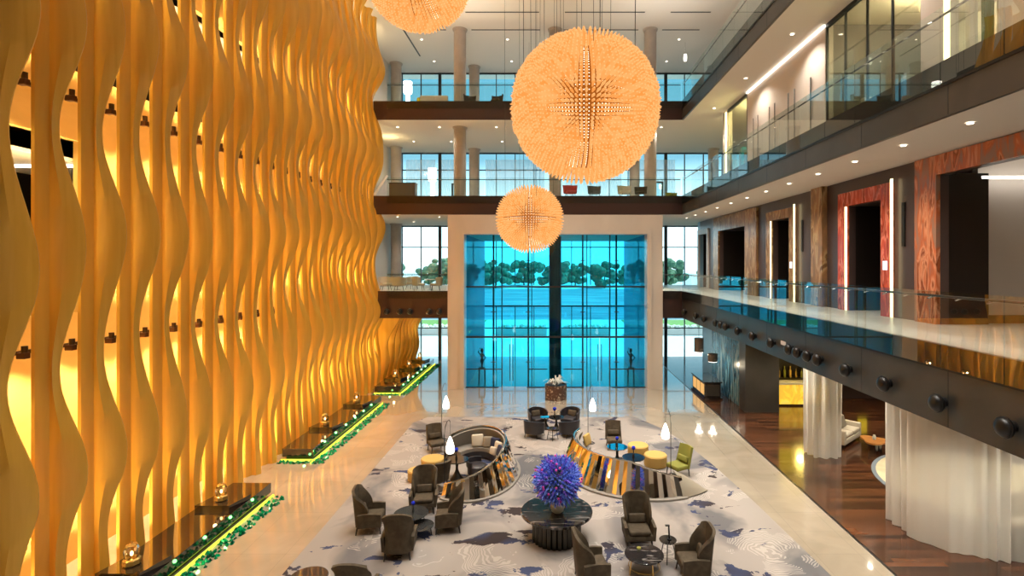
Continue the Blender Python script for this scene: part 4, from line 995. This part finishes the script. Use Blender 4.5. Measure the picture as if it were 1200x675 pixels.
# curved mirror banquettes
def banquette(name_label, C, r_floor, r_top, a0, a1, hfun, benchr, reverse=False, cushions=(), wing=False):
    t = thing('curved_banquette', name_label, 'banquette', (C[0], C[1], CZ), 0, 'curved mirror backed banquettes')
    nn = 46
    def prof(a, f, rr): return (rr[0] * math.cos(a) * f, rr[1] * math.sin(a) * f)
    def fo(u, v):
        a = d2r(a0 + (a1 - a0) * u); h = hfun(u)
        k = 1.0 + (0.010 if int(u * nn + 0.5) % 2 else -0.006)
        vv = v * h / 1.15
        x0, y0 = prof(a, k, r_floor); x1, y1 = prof(a, k, r_top)
        return (x0 + (x1 - x0) * vv, y0 + (y1 - y0) * vv, 0.06 + (h - 0.06) * v)
    MB().shell(fo, nn, 4, 0.03).build('mirror_wall', 'mirror', t)
    def fi(u, v):
        a = d2r(a0 + 3 + (a1 - a0 - 6) * u); h = max(0.1, hfun(u) - 0.05); vv = v * h / 1.15
        x0, y0 = prof(a, 0.93, r_floor); x1, y1 = prof(a, 0.93, r_top)
        return (x0 + (x1 - x0) * vv, y0 + (y1 - y0) * vv, 0.06 + (h - 0.06) * v)
    MB().shell(fi, 30, 3, 0.06).build('upholstered_back', 'greyfab', t, True)
    rim = []
    for i in range(nn + 1): rim.append(Vector(fo(i / nn, 1.0)) + Vector((0, 0, 0.01)))
    MB().tube(rim, 0.03, 6).build('rim', 'mirror_rim', t, True)
    # plinth line on the carpet
    bs = MB(); outer = []; inner = []
    for i in range(41):
        a = d2r(a0 + (a1 - a0) * i / 40); outer.append((r_floor[0] * 1.06 * math.cos(a), r_floor[1] * 1.06 * math.sin(a))); inner.append((r_floor[0] * 0.97 * math.cos(a), r_floor[1] * 0.97 * math.sin(a)))
    def ring(o_, i_, z0, z1):
        n_ = len(o_); vs = [(x, y, z0) for x, y in o_] + [(x, y, z0) for x, y in i_] + [(x, y, z1) for x, y in o_] + [(x, y, z1) for x, y in i_]
        fs = []
        for k in range(n_ - 1):
            fs += [(k, k + 1, 2 * n_ + k + 1, 2 * n_ + k), (n_ + k + 1, n_ + k, 3 * n_ + k, 3 * n_ + k + 1), (2 * n_ + k, 2 * n_ + k + 1, 3 * n_ + k + 1, 3 * n_ + k), (k + 1, k, n_ + k, n_ + k + 1)]
        fs += [(0, 2 * n_, 3 * n_, n_), (n_ - 1, 2 * n_ - 1, 4 * n_ - 1, 3 * n_ - 1)]
        return MB().add(vs, fs)
    ring(outer, inner, 0.0, 0.06).build('plinth', 'greyfab', t)
    bo = []; bi = []
    b0, b1, depth = benchr
    for i in range(41):
        a = d2r(b0 + (b1 - b0) * i / 40); bo.append((r_floor[0] * 0.90 * math.cos(a), r_floor[1] * 0.90 * math.sin(a)))
        bi.append(((r_floor[0] * 0.90 - depth) * math.cos(a), (r_floor[1] * 0.90 - depth) * math.sin(a)))
    ring(bo, bi, 0.06, 0.32).build('bench_base', 'charcoal', t, True)
    bo2 = [(x * 1.0, y) for x, y in bo]; ring(bo2, [(x * 0.97, y * 0.97) for x, y in bi], 0.32, 0.46).build('seat', 'greyfab', t, True)
    if wing:
        def fw(u, v):
            a = d2r(a1 + 22 * u - 3); h = 0.66 * (1 - u) ** 0.7 + 0.03
            x0, y0 = prof(a, 1.03, r_floor); x1, y1 = prof(a, 0.82, r_floor)
            return (x0 + (x1 - x0) * v, y0 + (y1 - y0) * v, 0.03 + h * math.sin(v * PI / 2) ** 0.7)
        MB().shell(fw, 10, 8, 0.03).build('end_wing', 'taupe_light', t, True)
    return t
def hL(u): return 0.42 + 0.75 * min(1, u / 0.38) ** 0.8 - 0.10 * max(0, u - 0.7) / 0.3
banquette('curved sofa booth with mirrored back left of the flower table, opening to the left', (-2.88, 19.85), (1.66, 2.35), (1.22, 2.08), -118, 150, hL, (-70, 140, 0.62))
def hR(u): return 1.10 - 0.08 * (1 - min(1, u / 0.2)) if u < 0.72 else 1.10 - 0.52 * ((u - 0.72) / 0.28)
banquette('curved sofa booth with mirrored back right of the flower table, opening to the right', (3.45, 20.65), (2.95, 3.0), (2.5, 2.6), 150, 292, hR, (156, 262, 0.62), wing=True)
# cushions on the booths
cu = [(-2.95, 21.45, 0.78, 'cream', 15, 'cream cushion in the left mirrored booth, leftmost of the row', 0.48), (-2.52, 21.36, 0.76, 'taupe_light', -5, 'beige cushion in the left mirrored booth, beside the cream one', 0.42), (-2.20, 21.14, 0.76, 'navy', -25, 'navy cushion in the left mirrored booth between beige and pale cushions', 0.44),
      (-2.04, 20.74, 0.74, 'cream', -45, 'pale cushion in the left mirrored booth between two navy cushions', 0.42), (-1.93, 20.30, 0.74, 'navy', -62, 'navy cushion nearest the mirror side of the left booth', 0.42), (-2.22, 20.52, 0.66, 'cream', -35, 'small cream cushion lying in front of the others in the left booth', 0.30)]
for x, y, z, m_, rz, lab, s in cu:
    zb = 0.475 + CZ
    mb = MB(Matrix.Translation((x - 0.0, y, zb + s * 0.5)) @ Matrix.Rotation(d2r(rz), 4, 'Z') @ Matrix.Rotation(d2r(-14), 4, 'X'))
    mb.box(-s / 2, s / 2, -0.07, 0.07, -s / 2, s / 2, 0.065)
    tag(mb.build('cushion', m_, smooth=True), lab, 'cushion', 'cushions in the booths')
mb = MB(Matrix.Translation((1.5, 21.55, 0.74)) @ Matrix.Rotation(d2r(60), 4, 'Z') @ Matrix.Rotation(-0.25, 4, 'X')).box(-0.24, 0.24, -0.07, 0.07, -0.22, 0.22, 0.065); tag(mb.build('cushion', 'mustard', smooth=True), 'mustard cushion at the far end of the right mirrored booth', 'cushion', 'cushions in the booths')
# tables of the booths
def pedestal_table(lab, x, y, r, h, mt):
    t = thing('pedestal_table', lab, 'table', (x, y, CZ), 0, 'round pedestal tables')
    MB().lathe([(0.01, h - 0.03), (r, h - 0.03), (r, h), (0.01, h)], 36).build('tabletop', mt, t, True)
    MB().lathe([(0.05, h - 0.03), (0.05, h * 0.5), (0.12, h * 0.25), (0.24, 0.03), (0.25, 0)], 20).build('pedestal', 'black', t, True)
pedestal_table('round dark pedestal table inside the left mirrored booth', -3.42, 19.35, 0.42, 0.72, 'gblack')
pedestal_table('round blue reflecting pedestal table inside the right mirrored booth', 2.62, 20.75, 0.40, 0.70, 'mirror')
pedestal_table('round dark brown pedestal table beside the yellow poufs in right booth', 3.10, 19.75, 0.42, 0.66, 'gblack')
bottle(-3.45, 19.4, 0.74, 'blue topped vase on the dark table of the left booth', s=1.3); bottle(2.62, 20.8, 0.72, 'blue topped vase on the blue reflecting table', s=1.2); bottle(3.1, 19.75, 0.68, 'blue topped vase on the dark brown table of the right booth', s=1.3)
def pouf(lab, x, y, r, m_, h=0.45):
    t = thing('round_pouf', lab, 'pouf', (x, y, CZ), 0, 'round poufs')
    MB().lathe([(r - 0.02, 0.02), (r, 0.05), (r, h - 0.08), (r - 0.02, h - 0.07)], 32).build('body', m_, t, True)
    MB().lathe([(r, h - 0.08), (r + 0.01, h - 0.05), (r - 0.02, h - 0.005), (r - 0.08, h), (0.01, h + 0.01)], 32).build('seat', m_, t, True)
    MB().lathe([(r - 0.05, 0), (r - 0.05, 0.03)], 24).build('foot', 'black', t)
pouf('round mustard pouf left of the left booth, the larger of two', -4.5, 20.25, 0.44, 'mustard'); pouf('round mustard pouf left of the left booth, the smaller nearer one', -4.85, 19.25, 0.33, 'mustard', 0.4)
pouf('round pale yellow pouf at the right booth, the farther one', 3.6, 21.75, 0.42, 'mustard'); pouf('round pale yellow pouf at the right booth, the nearer one', 4.1, 20.65, 0.44, 'mustard')
# highback chairs
def highback(lab, loc, rz, m_, first=[None]):
    t = thing('highback_chair', lab, 'chair', loc, rz, 'high back lounge chairs')
    MB().box(-0.32, 0.32, -0.32, 0.3, 0.28, 0.44, 0.05).build('seat', m_, t, True)
    def fb(u, v): s = (u - 0.5) * 2; return (0.34 * s * (1 - 0.08 * v), 0.30 + 0.22 * v - 0.10 * s * s, 0.30 + 0.75 * v)
    MB().shell(fb, 8, 8, 0.08).build('backrest', m_, t, True)
    MB(Matrix.Translation((0, 0.24, 0.60)) @ Matrix.Rotation(1.3, 4, 'X')).box(-0.25, 0.25, -0.11, 0.11, -0.05, 0.05, 0.05).build('lumbar_cushion', m_, t, True)
    for sx in (-1, 1):
        for y_ in (-0.27, 0.27): MB().tube([(sx * 0.26, y_, 0.29), (sx * 0.29, y_ * 1.1, 0.0)], [0.025, 0.014], 8).build('leg', 'woodleg', t, True)
    return t
highback('brown high back chair behind the mustard poufs, turned to the left booth', (-4.78, 22.2, CZ), d2r(28), 'taupe')
highback('taupe chair seen from behind at the mouth of the left booth', (-4.0, 18.55, CZ), d2r(225), 'taupe')
highback('brown high back chair facing the camera behind the right booth tables', (2.72, 22.6, CZ), d2r(0), 'taupe')
highback('olive green chair at the open end of the right mirrored booth', (4.75, 19.7, CZ), d2r(-60), 'olive')
t = thing('low_tub_chair', 'low dark tub seat inside the left mirrored booth behind its table', 'chair', (-2.75, 19.75, CZ), d2r(70))
MB().lathe([(0.26, 0), (0.34, 0.08), (0.36, 0.36), (0.30, 0.40), (0.01, 0.41)], 28).build('seat', 'charcoal', t, True)
MB().shell(lambda u, v: (0.37 * math.cos(PI * u), 0.37 * math.sin(PI * u), 0.36 + 0.20 * v), 16, 3, 0.05).build('backrest', 'charcoal', t, True)
# dark tub armchairs of the far group
def tub(lab, loc, rz):
    t = thing('tub_armchair', lab, 'armchair', loc, rz, 'dark tub armchairs')
    MB().box(-0.34, 0.34, -0.40, 0.26, 0.22, 0.42, 0.06).build('seat', 'charcoal', t, True)
    def fb(u, v):
        s = (u - 0.5) * 2; a = s * 1.9; rr = 0.43 + 0.04 * v
        return (rr * math.sin(a) * (1.0 if abs(s) < 0.8 else 1.0), 0.02 + rr * math.cos(a), 0.20 + (0.60 - 0.16 * abs(s) ** 2) * v)
    MB().shell(fb, 20, 5, 0.06).build('backrest', 'charcoal', t, True)
    MB(Matrix.Translation((0, 0.24, 0.54)) @ Matrix.Rotation(1.25, 4, 'X')).box(-0.22, 0.22, -0.14, 0.14, -0.05, 0.05, 0.05).build('cushion', 'taupe', t, True)
    for sx in (-1, 1):
        for y_ in (-0.3, 0.3): MB().tube([(sx * 0.28, y_, 0.24), (sx * 0.33, y_ * 1.15, 0.0)], [0.025, 0.013], 8).build('leg', 'woodleg', t, True)
    return remember(t)
tb = tub('dark tub armchair of the far group, near left one with its back to the camera', (-0.72, 24.15, CZ), d2r(150))
dup(tb, (0.85, 24.2, CZ), d2r(208), 'dark tub armchair of the far group, near right one with its back to the camera')
dup(tb, (-0.60, 25.75, CZ), d2r(28), 'dark tub armchair of the far group, far left one facing the camera')
dup(tb, (0.95, 25.8, CZ), d2r(-30), 'dark tub armchair of the far group, far right one facing the camera')
pedestal_table('small dark pedestal table amid the four dark tub armchairs', 0.28, 25.1, 0.36, 0.6, 'gblack')
pedestal_table('small pale blue topped table between the two left tub armchairs', -0.22, 25.3, 0.26, 0.55, 'mirror')
bottle(0.2, 25.1, 0.62, 'blue topped vase on the small table amid the dark tub armchairs', s=1.5)
t = thing('wire_side_table', 'small wire legged side table in front of the dark tub armchairs', 'side table', (0.1, 23.7, CZ))
MB().lathe([(0.01, 0.5), (0.24, 0.5), (0.24, 0.52), (0.01, 0.52)], 20).build('tabletop', 'smoke', t)
for a in range(4): MB().tube([(.16 * math.cos(a * PI / 2), .16 * math.sin(a * PI / 2), .5), (.25 * math.cos(a * PI / 2), .25 * math.sin(a * PI / 2), 0)], 0.012, 6).build('leg', 'black', t)
MB().tube([(0.2 * math.cos(i * PI / 10), .2 * math.sin(i * PI / 10), 0.25) for i in range(20)], 0.01, 6, True).build('ring', 'black', t)
# floor lamps
fl0 = thing('floor_lamp', 'tall arched floor lamp with glowing drop shade and looped ring base by the left booth', 'floor lamp', (-3.62, 18.05, CZ), 0, 'drop shade floor lamps')
for k in range(3):
    a = k * 2 * PI / 3
    MB().tube([(0.14 * math.cos(a) + 0.14 * math.cos(i * PI / 10), 0.14 * math.sin(a) + 0.14 * math.sin(i * PI / 10), 0.02) for i in range(20)], 0.014, 6, True).build('base_ring', 'black', fl0, True)
pole = [(0, 0, 0.02)] + [(0, 0, z) for z in (0.8, 1.6, 2.0)] + [(0.03, 0, 2.3), (0.10, 0, 2.5), (0.16, 0, 2.55), (0.2, 0, 2.48)]
MB().tube(pole, 0.013, 8).build('pole', 'black', fl0, True)
MB().tube([(0.2, 0, 2.48), (0.2, 0, 1.95)], 0.005, 6).build('cord', 'black', fl0)
MB().lathe([(0.02, 1.98), (0.05, 1.92), (0.10, 1.78), (0.145, 1.60), (0.15, 1.50), (0.12, 1.42), (0.05, 1.40)], 20, (0.2, 0, 0)).build('lamp_shade', 'lampglow', fl0, True)
remember(fl0)
dup(fl0, (4.45, 19.55, CZ), PI, 'floor lamp with glowing drop shade beside the olive chair at the right booth')
dup(fl0, (1.65, 23.2, CZ), 0, 'floor lamp with glowing drop shade standing behind the far end of right booth')
dup(fl0, (-4.85, 23.6, CZ), 0, 'floor lamp with glowing drop shade behind the brown high back chair')
# planter at the entrance
t = thing('entrance_planter', 'dark patterned drum planter with silver leaves before the blue entrance', 'planter', (0.32, 31.0, 0))
MB().lathe([(0.62, 0), (0.64, 0.03), (0.64, 0.85), (0.60, 0.85), (0.58, 0.75)], 32).build('drum', mat('pierced_bronze', (0.10, 0.055, 0.045), 0.35, 0.5, noise=(9, (0.45, 0.38, 0.3), (1, 1, 1), 0.56, 0.6)), t, True)
MB().lathe([(0.01, 0.78), (0.6, 0.78)], 24, cap=False).build('soil', 'black', t)
pl = MB(); r = random.Random(9)
for i in range(46):
    a = r.random() * 2 * PI; L = r.uniform(0.5, 0.85); hgt = r.uniform(0.1, 0.45); w_ = 0.05
    d = Vector((math.cos(a), math.sin(a), 0)); u = Vector((-d.y, d.x, 0)) * w_
    p0 = d * 0.1 + Vector((0, 0, 0.8)); p1 = d * L * 0.6 + Vector((0, 0, 0.85 + hgt)); p2 = d * L + Vector((0, 0, 0.82 + hgt * 0.6))
    pl.add([p0 - u * .4, p0 + u * .4, p1 + u, p1 - u, p2], [(0, 1, 2, 3), (3, 2, 4)])
pl.build('leaves', 'silver_leaf', t, kind='stuff')

# ------------------------------------------------------------------ gallery furnishings
def lamp_col(lab, x, y, z, h, r=0.26):
    t = thing('column_lamp', lab, 'lamp', (x, y, z)); MB().cyl(0, 0, 0, 0.05, r).build('base', 'steel', t)
    MB().cyl(0, 0, 0.05, h * 0.62, r * 0.55, n=20).build('stem', 'lampglow', t, True); MB().lathe([(r, h * 0.62), (r * 1.1, h * 0.65), (r * 1.1, h)], 24).build('lamp_shade', 'lampglow', t, True)
lamp_col('tall white glowing column lamp on the top gallery at left', -9.7, 36, Z3, 2.1)
lamp_col('tall white glowing column lamp on the middle gallery beside the grey cabinet', -8.25, 37.0, Z2, 2.4)
t = thing('curved_sofa', 'white curved sofa with yellow back on the top gallery', 'sofa', (-7.75, 35.6, Z3))
MB().box(-0.95, 0.95, -0.45, 0.45, 0.05, 0.45, 0.1).build('seat', 'whitefab', t, True); MB().box(-0.95, 0.95, -0.5, -0.25, 0.05, 0.92, 0.12).build('backrest', 'whitefab', t, True); MB().box(-1.15, -0.85, -0.5, 0.4, 0.05, 0.8, 0.12).build('armrest', 'yellowfab', t, True)
def gal_chair(lab, x, y, z, rz, m_, s=1.0, grp='gallery armchairs'):
    t = thing('gallery_armchair', lab, 'armchair', (x, y, z), rz, grp); t.scale = (s, s, s)
    MB().box(-0.3, 0.3, -0.3, 0.26, 0.3, 0.44, 0.05).build('seat', m_, t, True)
    MB().shell(lambda u, v: ((0.36 + 0.05 * v) * math.sin((u - .5) * 3.2), 0.02 + (0.34 + 0.05 * v) * math.cos((u - .5) * 3.2), 0.3 + (0.52 - 0.1 * abs(u - .5)) * v), 14, 4, 0.05).build('backrest', m_, t, True)
    for sx in (-1, 1):
        for y_ in (-0.24, 0.24): MB().tube([(sx * 0.2, y_ * .8, 0.32), (sx * 0.28, y_, 0)], 0.014, 6).build('leg', 'woodleg', t)
gal_chair('dark armchair on the top gallery right behind the left round column', -5.25, 34.6, Z3, 0.5, 'taupe'); gal_chair('dark armchair on the top gallery between column and big chandelier', -3.5, 34.6, Z3, -0.5, 'taupe')
t = thing('grey_cabinet', 'plain grey cabinet standing at the left end of the middle gallery railing', 'cabinet', (-9.7, 34.9, Z2))
MB().box(-0.85, 0.85, -0.3, 0.3, 0.08, 0.98, 0.01).build('body', 'grey', t); MB().box(-0.88, 0.88, -0.33, 0.33, 0.98, 1.03).build('top', 'black', t); MB().box(-0.8, 0.8, -0.25, 0.25, 0, 0.08).build('foot', 'black', t)
def doorframe(lab, x, y, z):
    t = thing('framed_glass_door', lab, 'door', (x, y, z)); MB().box(-0.55, -0.42, -.06, .06, 0, 2.1).box(0.42, 0.55, -.06, .06, 0, 2.1).box(-.42, .42, -.06, .06, 1.98, 2.1).build('frame', 'frame', t); MB().box(-.42, .42, -.01, .01, 0.02, 1.98).build('pane', 'pane', t)
doorframe('dark framed glass door at the windows of the middle gallery, left of the columns', -7.0 - 0.3, 42.0, Z2); doorframe('dark framed glass door at the middle gallery windows, right of the big chandelier', 8.2, 41.0, Z2)
gal_chair('red armchair on the middle gallery below the big chandelier', 1.3, 34.7, Z2, 0.2, 'redfab', 1.15)
gal_chair('beige armchair on the middle gallery right below the big chandelier', 4.9, 34.9, Z2, 0.2, 'cream', 1.15); gal_chair('dark armchair on the middle gallery left of the right column', 5.9, 34.6, Z2, -0.3, 'taupe')
gal_chair('grey armchair on the middle gallery between red and beige armchairs', 2.9, 34.8, Z2, 0.3, 'grey', 1.1)
gal_chair('green armchair on the middle gallery before the right glass door', 8.6, 37.5, Z2, 0.2, 'olive')
gal_chair('beige armchair near the corner of the middle gallery railing', 9.6, 30.5, Z2, -1.2, 'taupe')
for i, (x, y) in enumerate(((-10.9, 35.0), (-9.9, 34.6), (-9.4, 35.9), (-8.6, 34.7), (-7.5, 34.6))):
    gal_chair('cream tub chair on the lowest gallery left of the portal, %s from the left' % ORD[i], x, y, Z1, (0.6, 3.4, -0.4, 1.6, -1.4)[i], 'cream', 1.1, 'cream chairs on the lowest gallery')
for i, (x, y) in enumerate(((-10.3, 35.6), (-8.0, 35.2))):
    t = thing('round_cafe_table', ('small round table among the cream chairs nearer the golden wall', 'small round table among the cream chairs nearer the portal')[i], 'table', (x, y, Z1))
    MB().cyl(0, 0, 0.7, 0.73, 0.38).build('tabletop', 'whitefab', t); MB().cyl(0, 0, 0.02, 0.7, 0.03).build('stem', 'steel', t); MB().cyl(0, 0, 0, 0.02, 0.22).build('foot', 'steel', t)
# slanted stair side on the middle gallery, left end
struct(MB().add([(-12.0, 35.2, 12.2), (-12.0, 38.5, 14.3), (-12.0, 41.5, 12.2), (-11.8, 35.2, 12.2), (-11.8, 38.5, 14.3), (-11.8, 41.5, 12.2)], [(2, 1, 0), (3, 4, 5), (0, 1, 4, 3), (1, 2, 5, 4), (2, 0, 3, 5)]), 'trim_12', 'colm')
o = MB().box(-12.68, -12.6, 35.5, 38.0, 20.0, 21.6).build('wall_screen', 'gblack'); tag(o, 'dark screen on the side wall of the top gallery beside the golden fins', 'screen')
light('cove_light', 'POINT', (-11.6, 38, 16.3), 60, (1, 0.75, 0.35), 0.2)

# ------------------------------------------------------------------ outside
struct(MB().box(-220, 220, 45, 600, -0.5, -0.12), 'ground', 'outfloor')
M['lawn'] = mat('lawn', (0.18, 0.36, 0.10), 0.9)
struct(MB().box(-60, -9, 61, 75, -0.12, -0.06), 'lawn', 'lawn'); struct(MB().box(10, 60, 61, 75, -0.12, -0.06), 'lawn', 'lawn')
struct(MB().box(-220, 220, 76, 168, -0.12, -0.08), 'road', mat('asphalt', (0.15, 0.24, 0.30), 0.5, noise=(0.25, (0.32, 0.42, 0.46), (0.3, 1.5, 1), 0.45, 0.6)))
rr_ = random.Random(21)
for i, (x0, x1) in enumerate(((-30, -7.5), (-6.0, -0.4), (1.2, 6.6), (8.5, 30))):
    t = thing('stone_planter', ('long white stone planter outside, seen through the left windows', 'white stone planter with flowers outside, left of the dark entrance column', 'white stone planter with flowers outside, right of the dark entrance column', 'long white stone planter outside, seen through the right windows')[i], 'planter', (x0, 59, -0.12), 0, 'white planters outside')
    MB().box(0, x1 - x0, 0, 1.4, 0, 0.75).build('trough', 'lightwall', t)
    g = MB()
    for j in range(int((x1 - x0) * 10)):
        xx = rr_.uniform(0.2, x1 - x0 - 0.2); yy = rr_.uniform(0.2, 1.2); s = rr_.uniform(0.12, 0.3)
        g.ball((xx, yy, 0.75 + s * 0.7), s, s, s, 6, 4)
    g.build('plants', mat('white_flowers', (0.85, 0.85, 0.78), 0.8, noise=(4, (0.35, 0.45, 0.2), (1, 1, 1), 0.56, 0.62)), t, kind='stuff')
def tree(i, x, y, h, lab):
    t = thing('tree', lab, 'tree', (x, y, -0.12), 0, 'trees beyond the forecourt'); r = random.Random(i)
    MB().tube([(0, 0, 0), (0.1, 0, h * 0.5)], [0.25, 0.15], 8).build('trunk', 'trunk', t, True)
    m_ = MB()
    for k in range(44):
        a = r.random() * 6.28; q = r.random() ** 0.6 * h * 0.62; zz = h * r.uniform(0.16, 0.90); s = h * r.uniform(0.10, 0.18)
        m_.ball((q * math.cos(a), q * math.sin(a), zz), s, s, s * 0.8, 7, 5)
    m_.build('crown', 'treeleaf', t)
tx = [-72, -63, -54, -45, -36, -27, -18, -9, 0, 9, 18, 27, 36, 45, 54, 63]
for i, x in enumerate(tx):
    tree(i, x + rr_.uniform(-1, 1), (176, 196)[i % 2] + rr_.uniform(-2, 2), rr_.uniform(8.0, 10.0), 'leafy green tree far beyond the forecourt, %s from the left' % ORD[i])

# ------------------------------------------------------------------ sky
W = bpy.data.worlds.new('sky'); SC.world = W; W.use_nodes = True
nt = W.node_tree; bg = nt.nodes['Background']
tc = nt.nodes.new('ShaderNodeTexCoord'); sp = nt.nodes.new('ShaderNodeSeparateXYZ'); rp = nt.nodes.new('ShaderNodeValToRGB')
nt.links.new(tc.outputs['Generated'], sp.inputs[0]); nt.links.new(sp.outputs['Z'], rp.inputs[0]); nt.links.new(rp.outputs[0], bg.inputs[0])
e = rp.color_ramp.elements
e[0].position = 0.0; e[0].color = (0.90, 0.98, 1.0, 1); e[1].position = 0.6; e[1].color = (0.08, 0.20, 0.28, 1)
q = e.new(0.12); q.color = (0.82, 0.95, 1.0, 1); q = e.new(0.19); q.color = (0.17, 0.32, 0.39, 1); q = e.new(0.32); q.color = (0.11, 0.27, 0.34, 1)
bg.inputs[1].default_value = 2.0
s = bpy.data.lights.new('sun', 'SUN'); s.energy = 6.0; s.angle = 0.05; s.color = (1, 0.97, 0.92)
so = bpy.data.objects.new('sun', s); COL.objects.link(so); so.rotation_euler = (math.radians(-10), math.radians(30), 0)

# ------------------------------------------------------------------ camera and view
cam = bpy.data.cameras.new('camera'); co = bpy.data.objects.new('camera', cam); COL.objects.link(co)
co.location = (0, 0, CH); co.rotation_euler = (PI / 2, 0, 0)
cam.sensor_width = 36; cam.lens = F / 1200 * 36; cam.shift_x = -45 / 1200; cam.shift_y = -28.5 / 1200; cam.clip_end = 1000
SC.camera = co
SC.view_settings.view_transform = 'Standard'; SC.view_settings.look = 'None'; SC.view_settings.gamma = 1.0; SC.view_settings.use_curve_mapping = False
SC.view_settings.exposure = 0.35
SC.cycles.max_bounces = 7; SC.cycles.transparent_max_bounces = 16; SC.cycles.caustics_reflective = False; SC.cycles.caustics_refractive = False
SC.cycles.sample_clamp_indirect = 4.0; SC.cycles.use_light_tree = True
